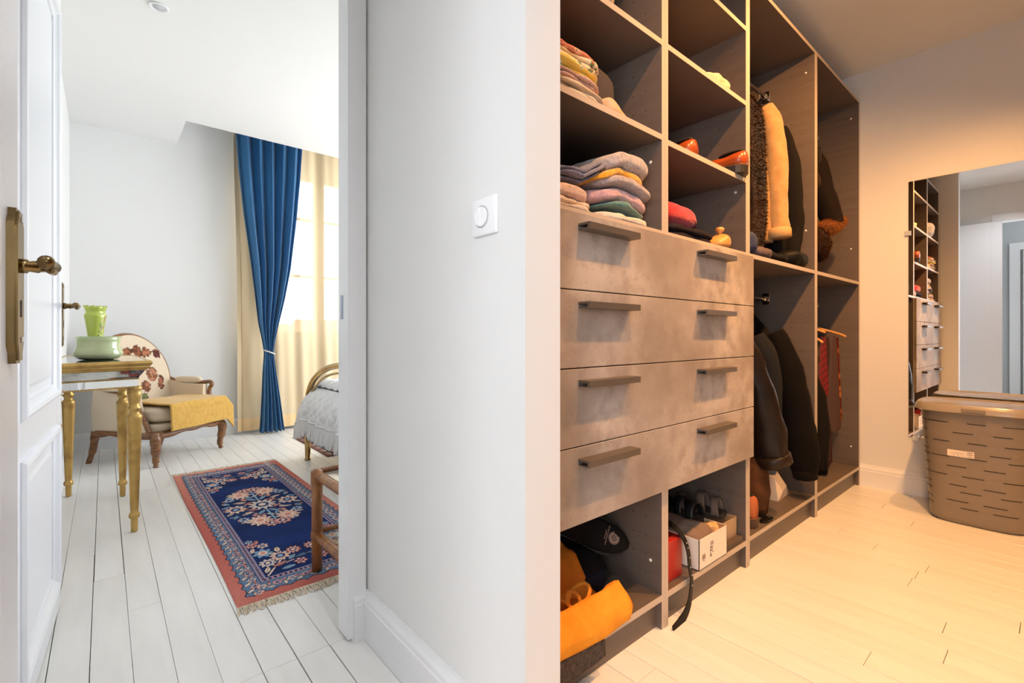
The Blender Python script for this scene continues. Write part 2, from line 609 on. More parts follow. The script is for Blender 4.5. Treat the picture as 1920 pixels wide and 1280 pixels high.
# --- windows
def casement(name, x0, x1, label):
    w = thing(name, label, None, ((x0 + x1) / 2, 5.33, 0.86))
    w['kind'] = 'structure'
    fm = mat('window_frame_paint', (206, 204, 198), 0.4)
    y0, y1 = 5.30, 5.36
    boxes('window_frame', [((x0, y0, 0.86), (x0 + 0.05, y1, 2.72)), ((x1 - 0.05, y0, 0.86), (x1, y1, 2.72)),
                           ((x0 + 0.05, y0, 0.86), (x1 - 0.05, y1, 0.93)), ((x0 + 0.05, y0, 2.66), (x1 - 0.05, y1, 2.72))], fm, w)
    xm = (x0 + x1) / 2
    for a, b in ((x0 + 0.05, xm), (xm, x1 - 0.05)):
        s = boxes('sash', [((a, y0 - 0.012, 0.93), (a + 0.055, y1 - 0.02, 2.66)), ((b - 0.055, y0 - 0.012, 0.93), (b, y1 - 0.02, 2.66)),
                           ((a + 0.055, y0 - 0.012, 0.93), (b - 0.055, y1 - 0.02, 0.985)), ((a + 0.055, y0 - 0.012, 2.60), (b - 0.055, y1 - 0.02, 2.66))], fm, w)
        zs = [0.985, 1.575, 2.185, 2.60]
        for z in zs[1:3]:
            box('glazing_bar', (a + 0.055, y0, z - 0.012), (b - 0.055, y1 - 0.03, z + 0.012), fm, s)
        for za, zb in zip(zs, zs[1:]):
            box('pane', (a + 0.055, 5.322, za + 0.012), (b - 0.055, 5.326, zb - 0.012), M_GLASS, s)
    box('window_sill', (x0 - 0.02, YW - 0.03, 0.845), (x1 + 0.02, 5.30, 0.87), mat('sill_stone', (180, 184, 192), 0.5), w)
    return w


casement('window_1', 1.13, 2.42, 'tall white casement window behind the sheer curtain')
casement('added_window_2', 2.65, 3.55, 'unseen second casement window further along the bedroom wall, added for daylight')  # hidden by the jamb, added to let in more daylight
w3 = thing('added_window_3', 'small unseen landing window behind the viewer, added for daylight', None, (0.07, -2.05, 1.3))  # made-up window that brings daylight onto the landing
w3['kind'] = 'structure'
boxes('window_frame', [((-0.13, -2.08, 1.3), (-0.09, -2.02, 2.1)), ((0.23, -2.08, 1.3), (0.27, -2.02, 2.1)), ((-0.09, -2.08, 1.3), (0.23, -2.02, 1.34)), ((-0.09, -2.08, 2.06), (0.23, -2.02, 2.1))], M_TRIM, w3)
box('pane', (-0.09, -2.052, 1.34), (0.23, -2.048, 2.06), M_GLASS, w3)
w4 = thing('added_window_4', 'unseen corridor window beyond the landing door, added for daylight', None, (-1.55, -0.7, 0.4))  # added opening that lights the partition through the doorway
w4['kind'] = 'structure'
boxes('window_frame', [((-1.58, -1.2, 0.4), (-1.52, -1.15, 2.4)), ((-1.58, -0.25, 0.4), (-1.52, -0.2, 2.4)), ((-1.58, -1.15, 0.4), (-1.52, -0.25, 0.45)), ((-1.58, -1.15, 2.35), (-1.52, -0.25, 2.4))], M_TRIM, w4)
box('pane', (-1.552, -1.15, 0.45), (-1.548, -0.25, 2.35), M_GLASS, w4)

w5 = thing('added_window_5', 'wide unseen window added in the right bedroom wall to brighten the room', None, (3.75, 3.2, 0.3))  # out of view, put in to brighten the bedroom
w5['kind'] = 'structure'
boxes('window_frame', [((3.72, 2.1, 0.3), (3.78, 2.16, 2.45)), ((3.72, 4.24, 0.3), (3.78, 4.3, 2.45)), ((3.72, 3.16, 0.36), (3.78, 3.24, 2.39)), ((3.72, 2.16, 0.3), (3.78, 4.24, 0.36)), ((3.72, 2.16, 2.39), (3.78, 4.24, 2.45))], M_TRIM, w5)
for a, b in ((2.16, 3.16), (3.24, 4.24)):
    box('pane', (3.748, a, 0.36), (3.752, b, 2.39), M_GLASS, w5)

# --- outside: ground and distant houses
struct(box('ground', (-150, 8, -6.2), (150, 260, -6.0), mat('outside_ground', (176, 178, 166), 0.9)))


def house(x, y, w, d, h, roof, label):
    t = thing('house', label, 'house', (x, y, -6), 'houses seen through the bedroom window')
    box('wall', (x - w / 2, y - d / 2, -6), (x + w / 2, y + d / 2, h), mat('house_render', (226, 214, 200), 0.9), t)
    v = [(x - w / 2 - .4, y - d / 2 - .4, h), (x + w / 2 + .4, y - d / 2 - .4, h), (x + w / 2 + .4, y + d / 2 + .4, h), (x - w / 2 - .4, y + d / 2 + .4, h),
         (x - w / 2 - .4, y, h + roof), (x + w / 2 + .4, y, h + roof)]
    mesh('roof', v, [(0, 3, 2, 1), (0, 1, 5, 4), (2, 3, 4, 5), (0, 4, 3), (1, 2, 5)], mat('clay_tiles', (206, 150, 116), 0.9, var=(180, 120, 92), vscale=3), t)


house(12.0, 44, 8, 6, 0.2, 1.7, 'pale house with clay tiled roof, left of the two outside the window')
house(25.0, 66, 11, 8, 0.6, 2.4, 'pale house with clay tiled roof, right of the two outside the window')


# ================================================================== DOORS
def mring_vf(x0, x1, z0, z1, prof, y):
    """mitred moulding round a panel; prof = (inset, height proud of the face)"""
    rings = []
    for ins, hgt in prof:
        rings.append([(x0 + ins, y - hgt, z0 + ins), (x1 - ins, y - hgt, z0 + ins), (x1 - ins, y - hgt, z1 - ins), (x0 + ins, y - hgt, z1 - ins)])
    return loft_vf(rings, cap=False)


def door_leaf(name, label, hinge, d, W, Ht, panels, lever_s, stile=0.115):
    ang = math.atan2(d[1], d[0])
    t = thing(name, label, None, (hinge[0], hinge[1], 0))
    t['kind'] = 'structure'
    M = place((hinge[0], hinge[1], 0.006), ang)
    T = 0.04
    box('stile', (0, 0, 0), (stile, T, Ht), M_DOOR, t, 0.001, M)
    box('stile', (W - stile, 0, 0), (W, T, Ht), M_DOOR, t, 0.001, M)
    zs = [0] + [z for p in panels for z in p] + [Ht]
    for a, b in zip(zs[0::2], zs[1::2]):
        box('rail', (stile, 0, a), (W - stile, T, b), M_DOOR, t, 0.001, M)
    for a, b in panels:
        box('panel', (stile - 0.004, 0.009, a - 0.004), (W - stile + 0.004, 0.03, b + 0.004), M_DOOR, t, 0, M)
        prof = [(-0.018, 0.0), (-0.018, 0.004), (-0.012, 0.011), (-0.004, 0.013), (0.004, 0.009), (0.01, 0.002), (0.016, -0.002), (0.026, -0.004), (0.028, -0.009)]
        v, f = mring_vf(stile, W - stile, a, b, prof, 0)
        mesh('moulding', v, f, M_DOOR, t, M=M)
        v, f = mring_vf(stile + 0.05, W - stile - 0.05, a + 0.05, b - 0.05, [(0, -0.009), (0.012, -0.004), (0.014, -0.004)], 0)
        v = list(v)
        n = len(v)
        f = list(f) + [(n - 4, n - 3, n - 2, n - 1)]
        mesh('panel_field', v, f, M_DOOR, t, M=M)
    # handle: stepped plate, screws, keyhole, turned lever
    h = lambda x, y, z: (lever_s + x, y, 1.045 + z)

    def plate(k, y0, y1):
        a, b, c = 0.0225 * k, 0.116 - (1 - k) * 0.022, 0.098 - (1 - k) * 0.022
        bt_, ct_ = b - 0.014, c - 0.014
        pts = [(-a, -c - .01), (-a * .62, -c - .022), (-a * .55, -b - .018), (a * .55, -b - .018), (a * .62, -c - .022), (a, -c - .01),
               (a, ct_ - .015), (a * .62, ct_ - .004), (a * .55, bt_ - .012), (-a * .55, bt_ - .012), (-a * .62, ct_ - .004), (-a, ct_ - .015)]
        return loft_vf([[h(x, y, z - 0.008) for x, z in pts] for y in (y0, y1)])
    v, f = join_vf([plate(1.0, 0, -0.0085), plate(0.8, -0.0085, -0.0115)])
    pl = mesh('handle_plate', v, f, M_BRASS, t, M=M)
    for z in (0.068, -0.108):
        lathe('screw', [(0.0045, 0), (0.0045, 0.0018), (0.002, 0.0022)], (0, 0, 0), M_CHROME, pl, 10, M=M @ Matrix.Translation(h(0.004, -0.0112, z)) @ Matrix.Rotation(R(90), 4, 'X'))
    box('keyhole', h(-0.003, -0.0122, -0.075), h(0.003, -0.011, -0.05), M_HOLE, pl, 0.0008, M)
    lv = tube('lever', [h(0, -0.011, 0), h(0, -0.018, 0), h(0, -0.02, 0), h(0, -0.03, 0), h(0, -0.032, 0), h(-0.001, -0.036, 0), h(-0.005, -0.044, 0), h(-0.016, -0.048, -0.001),
                        h(-0.034, -0.048, 0.001), h(-0.054, -0.048, 0.002), h(-0.070, -0.048, 0.0), h(-0.076, -0.048, -0.001)],
              [0.0105, 0.0105, 0.0078, 0.0095, 0.0075, 0.0075, 0.0082, 0.009, 0.0068, 0.007, 0.0098, 0.0075], M_BRASS, t, 12, M=M)
    box('leaf_scroll', h(-0.044, -0.053, -0.013), h(-0.012, -0.043, -0.003), M_BRASS, lv, 0.003, M)
    return t


door_leaf('door_1', 'white panelled bedroom door opened into the bedroom', (-0.154, 1.50), (0.048, 0.9988), 0.812, 2.13,
          [(0.115, 0.625), (0.755, 2.02)], 0.763, 0.118)
door_leaf('door_2', 'flush white door nearest the viewer, folded back against the landing wall', (-0.146, 0.44), (0.077, 0.997), 0.602, 2.19,
          [], 0.556, 0.095)
d3 = thing('door_3', 'white corridor door reflected in the mirror', None, (-1.5, 0.35, 0))
d3['kind'] = 'structure'
box('leaf', (-1.49, -0.135, 0.005), (-1.45, 0.335, 2.02), M_DOOR, d3, 0.002)
box('handle_plate', (-1.45, 0.25, 0.93), (-1.442, 0.295, 1.15), M_BRASS, d3, 0.002)
tube('lever', [(-1.442, 0.272, 1.05), (-1.40, 0.272, 1.05), (-1.39, 0.26, 1.05), (-1.39, 0.17, 1.05)], 0.009, M_BRASS, d3, 8)

# ================================================================== LIGHT SWITCH
sw = thing('light_switch', 'square white light switch with round rocker on the landing partition', 'light switch', (0.634, 0.822, 1.208))
m_sw = mat('switch_plastic', (240, 240, 241), 0.3)
box('cover_plate', (0.625, 0.780, 1.167), (0.634, 0.864, 1.249), m_sw, sw, 0.003, None, 2)
MS = place((0.625, 0.829, 1.208)) @ Matrix.Rotation(R(-90), 4, 'Y')
lathe('rocker_ring', [(0.0245, 0), (0.0245, 0.0012), (0.022, 0.0012), (0.022, -0.002)], (0, 0, 0), mat('switch_groove', (196, 197, 200), 0.4), sw, 32, M=MS)
v, f = lathe_vf([(0.0215, 0.0), (0.0213, 0.003), (0.019, 0.0042), (0.0, 0.0045)], (0, 0, 0), 32)
v = [(x, y, z + (0.0022 if y > 0 else -0.0004) * (1 if z > 0.001 else 0)) for x, y, z in v]
mesh('rocker', v, f, m_sw, sw, smooth=False, M=MS)

# ================================================================== DOWNLIGHTS


def downlight(x, y, z, label, power, color, angle=118, on=True, blend=0.55, aim=None):
    t = thing('ceiling_downlight', label, 'downlight', (x, y, z), 'recessed ceiling downlights')
    lathe('trim_ring', [(0.045, 0.0), (0.046, -0.004), (0.042, -0.007), (0.029, -0.005), (0.027, 0.0)], (x, y, z), M_TRIM, t, 28)
    lathe('lens', [(0.026, -0.001), (0.026, -0.004), (0.0, -0.004)], (x, y, z), emit_mat('lamp_lens', color, 12.0) if on else mat('lens_off', (205, 206, 208), 0.2), t, 24)
    if on:
        l = bpy.data.lights.new('downlight_lamp', 'SPOT')
        l.energy = power
        l.color = color
        l.spot_size = R(angle)
        l.spot_blend = blend
        l.shadow_soft_size = 0.016
        o = bpy.data.objects.new('downlight_lamp', l)
        o.location = (x, y, z - 0.012)
        if aim:
            o.rotation_euler = (Vector(aim) - Vector((x, y, z - 0.012))).to_track_quat('-Z', 'Y').to_euler()
        link(o, t)
    return t


downlight(0.219, 3.095, ZB, 'white round recessed spotlight in the bedroom ceiling, unlit', 0, (1, 1, 1), on=False)
downlight(1.05, 0.12, ZC, 'warm dressing room downlight nearest the partition', SPOT_POWER * 0.68, WARM, 90, True, 0.9, (1.75, 0.85, 0.9))
downlight(1.98, 0.10, ZC, 'warm dressing room downlight in the middle of the row', SPOT_POWER * 1.15, WARM, 124, True, 0.75, (2.5, 0.85, 1.1))
downlight(2.85, 0.05, ZC, 'unseen warm downlight added nearest the mirror wall', SPOT_POWER * 0.62, WARM, 128, True, 1.0, (2.85, 0.35, 0.0))  # third warm lamp, added out of view to brighten this end
downlight(0.48, -0.42, ZC, 'unseen neutral white fill light added on the landing behind the viewer', NEUTRAL_FILL_POWER, (0.95, 0.97, 1.0), 150, True, 1.0)  # fill lamp added out of view to brighten the landing
downlight(0.46, 0.04, ZC, 'unseen neutral white fill light added to brighten the folded-back door', NEUTRAL_FILL_POWER * 1.7, (0.95, 0.97, 1.0), 76, True, 1.0, (-0.2, 0.75, 1.2))  # added fill lamp, aimed to whiten the door in the mirror

# ================================================================== WARDROBE
YF, YB = 0.845, 1.430     # upright front edge, back panel


def panel_v(parent, x0, x1, z0, z1, name='side_panel'):
    o = box(name, (x0, YF + 0.0012, z0), (x1, YB, z1), M_TAUPE, parent)
    box('lit_edge_band', (x0, YF, z0), (x1, YF + 0.0012, z1), M_LIT_EDGE, o)
    return o


def shelf_h(parent, x0, x1, z1, th=0.018, y0=YF, name='shelf'):
    o = box(name, (x0, y0 + 0.0012, z1 - th), (x1, YB - 0.006, z1), M_TAUPE, parent)
    box('lit_edge_band', (x0, y0, z1 - th), (x1, y0 + 0.0012, z1), M_LIT_EDGE, o)
    return o


def pin_holes(parent, x, zs, caps, ys=(0.905, 0.955), s=-1):
    """two columns of shelf pin holes on the face at x, facing s"""
    parts = []
    for k, y in enumerate(ys):
        for z in zs[k::1]:
            ring = [(x + s * 0.0004, y + 0.0024 * math.cos(a), z + 0.0024 * math.sin(a)) for a in [i * math.pi / 3 for i in range(6)]]
            parts.append((ring, [tuple(range(6))] if s < 0 else [tuple(range(5, -1, -1))]))
    v, f = join_vf(parts)
    o = mesh('pin_holes', v, f, M_HOLE, parent)
    o['kind'] = 'stuff'
    for z in caps:
        v, f = lathe_vf([(0.0055, 0), (0.0055, 0.0015), (0.003, 0.003)], (0, 0, 0), 10)
        mesh('screw_cap', v, f, M_CAP, parent, smooth=True, M=place((x, ys[0] - 0.018, z), 0, 0, R(90) * s))


PINS = [0.16 + 0.064 * i for i in range(36)]
ZT = 2.435
# --- unit A: shelves above four wide drawers above two open shoe compartments
ua = thing('shelf_and_drawer_unit', 'taupe open shelf unit with four wide concrete-look drawers beside the white partition', 'wardrobe', (1.39, 1.14, 0), 'fitted wardrobe units')
panel_v(ua, 0.757, 0.775, 0, ZT)
panel_v(ua, 1.364, 1.382, 1.287, ZT, 'divider_panel')
panel_v(ua, 1.383, 1.401, 1.287, ZT, 'divider_panel')
panel_v(ua, 1.364, 1.382, 0, 0.455, 'divider_panel')
panel_v(ua, 1.383, 1.401, 0, 0.455, 'divider_panel')
sp_ = panel_v(ua, 1.984, 2.001, 0, ZT)
box('back_panel', (0.775, YB, 0.08), (1.984, YB + 0.008, ZT), M_TAUPE, ua)
for z in (1.597, 1.903, 2.207):
    shelf_h(ua, 0.775, 1.364, z)
for z in (1.589, 1.903, 2.207):
    shelf_h(ua, 1.401, 1.984, z)
shelf_h(ua, 0.775, 1.364, ZT, name='top_panel')
shelf_h(ua, 1.401, 1.984, ZT, name='top_panel')
shelf_h(ua, 0.775, 1.984, 1.287, name='drawer_top_panel')
shelf_h(ua, 0.775, 1.984, 0.473, name='drawer_bottom_panel')
shelf_h(ua, 0.775, 1.364, 0.112, 0.02, name='bottom_shelf')
shelf_h(ua, 1.401, 1.984, 0.112, 0.02, name='bottom_shelf')
box('plinth', (0.775, YF + 0.022, 0), (1.364, YF + 0.04, 0.092), M_TAUPE, ua)
box('plinth', (1.401, YF + 0.022, 0), (1.984, YF + 0.04, 0.092), M_TAUPE, ua)
for z0, z1 in ((0.455, 0.657), (0.660, 0.862), (0.865, 1.066), (1.069, 1.270)):
    dr = box('drawer', (0.757, 0.825, z0), (2.010, YF - 0.001, z1), M_CONC, ua, 0.0012)
    for hx in (0.937, 1.55):
        hz = z1 - 0.038
        boxes('handle', [((hx, 0.787, hz - 0.0085), (hx + 0.224, 0.794, hz + 0.0085)), ((hx, 0.794, hz - 0.0085), (hx + 0.224, 0.826, hz - 0.0055)),
                         ((hx, 0.794, hz + 0.0025), (hx + 0.224, 0.826, hz + 0.0085))], M_HANDLE, dr)
pin_holes(ua, 1.364, [z for z in PINS if z > 1.35 or z < 0.42], (1.578 - 0.06, 0.21))
pin_holes(ua, 1.984, [z for z in PINS if z > 1.33 or z < 0.42], (1.54, 0.19))


def hanging_unit(name, label, x0, x1, rods):
    u = thing(name, label, 'wardrobe', ((x0 + x1) / 2, 1.14, 0), 'fitted wardrobe units')
    panel_v(u, x0, x0 + 0.018, 0, ZT)
    panel_v(u, x1 - 0.018, x1, 0, ZT)
    a, b = x0 + 0.018, x1 - 0.018
    shelf_h(u, a, b, 1.287)
    shelf_h(u, a, b, ZT, name='top_panel')
    shelf_h(u, a, b, 0.118, 0.018, name='bottom_shelf')
    box('plinth', (a, YF + 0.022, 0), (b, YF + 0.04, 0.10), M_TAUPE, u)
    box('back_panel', (x0 + 0.0, YB, 0.08), (x1, YB + 0.008, ZT), M_TAUPE, u)
    pin_holes(u, b, [z for z in PINS if z < 1.22 or z > 1.33], (1.50, 0.24, 2.33))
    for z in rods:
        r = tube('hanging_rod', [(a + 0.004, 1.085, z), (b - 0.004, 1.085, z)], 0.0115, M_CHROME, u, 14)
        for xx, s in ((a, 1), (b, -1)):
            box('rod_bracket', (min(xx, xx + s * 0.004), 1.066, z - 0.032), (max(xx, xx + s * 0.004), 1.104, z + 0.032), M_CHROME, r, 0.001)
            tube('rod_socket', [(xx + s * 0.004, 1.085, z), (xx + s * 0.04, 1.085, z)], 0.015, M_CHROME, r, 14)
    return u


hanging_unit('hanging_unit', 'taupe hanging unit with coats beside the drawers', 2.002, 2.823, (2.275, 1.152))
hanging_unit('hanging_unit', 'taupe hanging unit with neckties against the mirror wall', 2.824, 3.636, (2.275, 1.152))

# ================================================================== WALL MIRROR
mi = thing('wall_mirror', 'large frameless mirror clipped to the dressing room wall', 'mirror', (XR, 0.2, 0.346))
box('glass', (XR - 0.006, -0.32, 0.346), (XR - 0.0012, 0.606, 1.865), M_MIRROR, mi)
m_clip = mat('clip_plastic', (228, 232, 240), 0.2, 0.4)
box('mirror_clip', (XR - 0.012, 0.594, 1.545), (XR, 0.624, 1.572), m_clip, mi, 0.002)
box('mirror_clip', (XR - 0.012, 0.560, 0.326), (XR, 0.588, 0.354), m_clip, mi, 0.002)
box('mirror_clip', (XR - 0.012, -0.29, 0.326), (XR, -0.262, 0.354), m_clip, mi, 0.002)


# ================================================================== LAUNDRY BASKET
lb = thing('laundry_basket', 'grey-brown plastic laundry basket with lid in front of the mirror', 'laundry basket', (3.405, 0.285, 0))
m_bk = mat('taupe_plastic', (136, 124, 111), 0.3, spec=0.5)
m_lid = mat('taupe_lid_plastic', (158, 147, 132), 0.22, spec=0.6)
BC = (3.405, 0.285)


def bk_half(z):
    k = z / 0.575
    return 0.152 + 0.030 * k, 0.180 + 0.038 * k


def sring(cx, cy, hx, hy, z, n=64, e=4.0):
    out = []
    for k in range(n):
        a = 2 * math.pi * k / n
        c, s = math.cos(a), math.sin(a)
        out.append((cx + hx * math.copysign(abs(c) ** (2 / e), c), cy + hy * math.copysign(abs(s) ** (2 / e), s), z))
    return out


rows = [0.085, 0.118, 0.165, 0.197, 0.245, 0.292, 0.338, 0.366, 0.415, 0.462, 0.512]
rings = []
for i in range(60):
    z = 0.575 * i / 59
    hx, hy = bk_half(z)
    if i < 2:
        hx -= 0.006 * (2 - i)
        hy -= 0.006 * (2 - i)
    g = 0.0012 if min(abs(z - r) for r in rows) < 0.006 else 0.0
    rings.append(sring(BC[0], BC[1], hx - g, hy - g, z))
v, f = loft_vf(rings)
mesh('body', v, f, m_bk, lb, smooth=True)
rg = random.Random(2)
for i, z in enumerate(rows):
    hx, hy = bk_half(z)
    off = (0.0, 0.055)[i % 2] + rg.uniform(-0.01, 0.01)
    for s0 in np.arange(-hy + 0.03 + off, hy - 0.09, 0.135):
        L = rg.uniform(0.062, 0.085)
        pts = []
        for q in range(7):
            y = s0 + L * q / 6
            if abs(y) > hy * 0.93:
                continue
            x = -hx * (1 - (abs(y) / hy) ** 4) ** 0.25
            pts.append((BC[0] + x, BC[1] + y, z))
        if len(pts) < 3:
            continue
        V, F = [], []
        for p in pts:
            V += [(p[0] - 0.0006, p[1], p[2] - 0.0015), (p[0] - 0.0006, p[1], p[2] + 0.0015), (p[0] + 0.004, p[1], p[2] + 0.0015), (p[0] + 0.004, p[1], p[2] - 0.0015)]
        V, F = loft_vf([V[i4:i4 + 4] for i4 in range(0, len(V), 4)])
        mesh('slot', V, F, M_HOLE, lb)
    # short corner slots on the left rounding
    a0 = math.pi / 2 + 0.25
    ring = []
    for q in range(5):
        a = a0 + 0.5 * q / 4
        c, s = math.cos(a), math.sin(a)
        ring.append((BC[0] + (hx + .0006) * math.copysign(abs(c) ** .5, c), BC[1] + (hy + .0006) * math.copysign(abs(s) ** .5, s), z))
    V, F = tube_vf(ring, 0.0014, 4)
    mesh('slot', V, F, M_HOLE, lb)
lr = []
for hx, hy, z in ((0.194, 0.230, 0.560), (0.204, 0.243, 0.566), (0.201, 0.240, 0.588), (0.192, 0.231, 0.602), (0.180, 0.219, 0.602), (0.174, 0.213, 0.597), (0.06, 0.08, 0.600)):
    lr.append(sring(BC[0], BC[1], hx, hy, z))
v, f = loft_vf(lr)
ld = mesh('lid', v, f, m_lid, lb, smooth=True)
md = ld.modifiers.new('edge', 'EDGE_SPLIT')
md.split_angle = R(50)
for yy in (0.16, 0.36):
    box('hinge', (3.605, yy - 0.02, 0.564), (3.622, yy + 0.02, 0.584), m_bk, ld, 0.002)
box('lid_grip', (3.192, 0.245, 0.572), (3.2, 0.33, 0.590), m_bk, ld, 0.002)
fx = BC[0] - bk_half(0.36)[0]
stk = box('paper_label', (fx - 0.0018, 0.287, 0.343), (fx + 0.004, 0.385, 0.375), mat('sticker_paper', (236, 222, 206), 0.6), lb)
m_ink = mat('printed_ink', (70, 58, 48), 0.7)
ink = []
for z, y0, y1, hh in ((0.3685, 0.292, 0.312, 0.003), (0.3595, 0.292, 0.313, 0.003), (0.3495, 0.292, 0.311, 0.002)):
    for q in range(6):
        ya = y0 + (y1 - y0) * q / 6
        ink.append(((fx - 0.0021, ya, z - hh / 2), (fx - 0.0018, ya + (y1 - y0) / 7.5, z + hh / 2)))
for q in range(9):
    ink.append(((fx - 0.0021, 0.326 + 0.0055 * q, 0.3585), (fx - 0.0018, 0.3295 + 0.0055 * q, 0.3600)))
for y in (0.345, 0.360):
    ink.append(((fx - 0.0021, y, 0.347), (fx - 0.0018, y + 0.0018, 0.352)))
boxes('printing', ink, m_ink, stk)

# ================================================================== FOLDED THINGS ON THE SHELVES


def terry(name, a, b, sc=220):
    return mat(name, a, 0.95, var=b, vscale=90, bump=0.9, bscale=sc, sheen=0.4)


def towel(label, x0, x1, y0, y1, z0, th, layers, m, seed, fn=None, group='towels on the drawer unit', name='folded_towel', cat='towel'):
    o = folded(name, x0, x1, y0, y1, z0, th, layers, m, 0.011, 12, seed, fn, e=4.0, n=22)
    return tag(o, label, cat, group)


def hump(xc, w, h):
    return lambda p: (p[0], p[1], p[2] + h * math.exp(-((p[0] - xc) / w) ** 2))


T0 = 1.2875
tilt = lambda p: (p[0], p[1], p[2] + 0.014 * math.exp(-((p[0] - 1.18) / 0.07) ** 2) - 0.05 * max(0, p[0] - 1.24) * min(1, max(0, (p[2] - T0 - 0.03) / 0.05)))
towel('thick ivory towel, bottom of the right towel stack', 1.085, 1.350, 0.862, 1.20, T0, 0.034, 1, terry('ivory_terry', (226, 214, 196), (206, 198, 186)), 1)
towel('thin sea-green towel low in the right towel stack', 1.095, 1.338, 0.866, 1.20, T0 + 0.034, 0.017, 1, terry('teal_terry', (104, 146, 134), (84, 128, 120)), 2, tilt)
towel('pale pink towel in the middle of the right towel stack', 1.075, 1.350, 0.860, 1.20, T0 + 0.051, 0.042, 1, terry('pink_terry', (214, 176, 176), (196, 152, 158)), 3, tilt)
towel('beige grey towel above the pink towel', 1.085, 1.360, 0.848, 1.20, T0 + 0.093, 0.036, 1, terry('beige_terry', (186, 170, 164), (160, 146, 146)), 4, tilt)
ytilt = lambda p: (p[0], p[1], p[2] - 0.30 * max(0, 1.16 - p[0]) + 0.010 * math.exp(-((p[0] - 1.17) / 0.05) ** 2) - 0.03 * max(0, p[0] - 1.24))
towel('bright yellow towel near the top of the towel stack', 1.035, 1.342, 0.858, 1.20, T0 + 0.127, 0.031, 1, terry('yellow_terry', (232, 172, 44), (216, 148, 30)), 5, ytilt)
btilt = lambda p: (p[0], p[1], p[2] - 0.24 * max(0, 1.17 - p[0]) + 0.008 * math.exp(-((p[0] - 1.2) / 0.06) ** 2) - 0.06 * max(0, p[0] - 1.26))
towel('beige grey towel on top of the towel stack', 1.105, 1.345, 0.855, 1.20, T0 + 0.157, 0.052, 1, terry('stone_terry', (190, 178, 172), (158, 148, 150)), 6, btilt)
vt = lambda p: (p[0], p[1], p[2] + 0.55 * max(0, p[0] - 1.01) ** 1.0 + 0.10 * max(0, 0.99 - p[0]))
towel('blue grey towel folded in two, slumped beside the yellow towel', 0.925, 1.13, 0.868, 1.20, T0 + 0.082, 0.042, 3, terry('bluegrey_terry', (124, 124, 148), (104, 104, 130)), 7, vt)
towel('ivory towel lying on the drawer top at the left', 0.800, 1.078, 0.862, 1.20, T0, 0.036, 2, terry('cream_terry', (224, 204, 186), (208, 190, 174)), 8)
towel('peach towel lying on the ivory towel', 0.790, 1.070, 0.862, 1.20, T0 + 0.036, 0.038, 1, terry('peach_terry', (222, 190, 176), (206, 176, 166)), 9)
towel('multicoloured checked cloth under the blue grey towel', 0.80, 0.955, 0.88, 1.18, T0 + 0.074, 0.05, 3, mat('checked_cloth', (206, 140, 50), 0.9, var=(92, 134, 124), vscale=24, contrast=(0.45, 0.55), bump=0.5, bscale=150), 10, cat='cloth', name='checked_cloth')

# floral fabrics on the second shelf
S2 = 1.5975


def print_mat(name, base, c1, c2, sc):
    m = mat(name, base, 0.85, bump=0.2, bscale=200)
    nt = m.node_tree
    b = nt.nodes['Principled BSDF']
    tc = nt.nodes.new('ShaderNodeTexCoord')
    vo = nt.nodes.new('ShaderNodeTexVoronoi')
    vo.inputs['Scale'].default_value = sc
    nt.links.new(tc.outputs['Object'], vo.inputs['Vector'])
    rp = nt.nodes.new('ShaderNodeValToRGB')
    rp.color_ramp.interpolation = 'CONSTANT'
    e = rp.color_ramp.elements
    e[0].position, e[0].color = 0.0, lin(c1)
    e[1].position, e[1].color = 0.22, lin(c2)
    n = e.new(0.38)
    n.color = lin(base)
    nt.links.new(vo.outputs['Distance'], rp.inputs['Fac'])
    nt.links.new(rp.outputs['Color'], b.inputs['Base Color'])
    return m


GF = 'folded fabrics on the second shelf'
towel('striped white tablecloth at the bottom of the fabric stack', 0.79, 1.128, 0.856, 1.20, S2, 0.042, 4, mat('stripe_linen', (236, 218, 192), 0.85, var=(196, 178, 158), vscale=5, vstretch=(2, 2, 60)), 21, group=GF, name='folded_tablecloth', cat='tablecloth')
towel('mauve patterned cloth above the striped tablecloth', 0.79, 1.112, 0.862, 1.20, S2 + 0.042, 0.018, 2, print_mat('mauve_print', (190, 160, 156), (150, 110, 120), (206, 180, 170), 60), 22, group=GF, name='folded_cloth', cat='cloth')
towel('yellow and green floral cloth in the middle of the fabric stack', 0.79, 1.118, 0.860, 1.20, S2 + 0.060, 0.026, 3, print_mat('yellow_print', (236, 210, 110), (150, 180, 90), (220, 226, 190), 36), 23, group=GF, name='folded_cloth', cat='cloth')
towel('cream cloth with small flowers and a green edge', 0.79, 1.115, 0.860, 1.20, S2 + 0.086, 0.030, 2, print_mat('cream_print', (236, 218, 186), (196, 120, 90), (130, 140, 100), 44), 24, group=GF, name='folded_cloth', cat='cloth')
towel('coral patchwork cloth on top of the fabric stack', 0.79, 1.112, 0.862, 1.20, S2 + 0.116, 0.024, 2, print_mat('coral_print', (206, 132, 108), (110, 92, 76), (232, 178, 150), 40), 25, group=GF, name='folded_cloth', cat='cloth')
tag(soft('cushion', (0.98, 0.91, S2), (1.272, 1.25, S2 + 0.20), mat('charcoal_jersey', (76, 70, 72), 0.9, bump=0.2, bscale=90), e=3.2, n=12, amp=0.012, freq=8, seed=3), 'dark grey cushion behind the folded fabrics', 'cushion')
tag(soft('folded_shirt', (1.11, 0.860, S2), (1.235, 1.0, S2 + 0.055), mat('beige_cotton', (214, 176, 142), 0.85, bump=0.2, bscale=120), e=4, n=12, amp=0.008, freq=16, seed=4, fn=lambda p: (p.x, p.y, p.z - 0.42 * max(0, p.x - 1.13) * (p.z - S2) / 0.055)), 'beige cotton shirt crumpled at the end of the fabric stack', 'shirt')
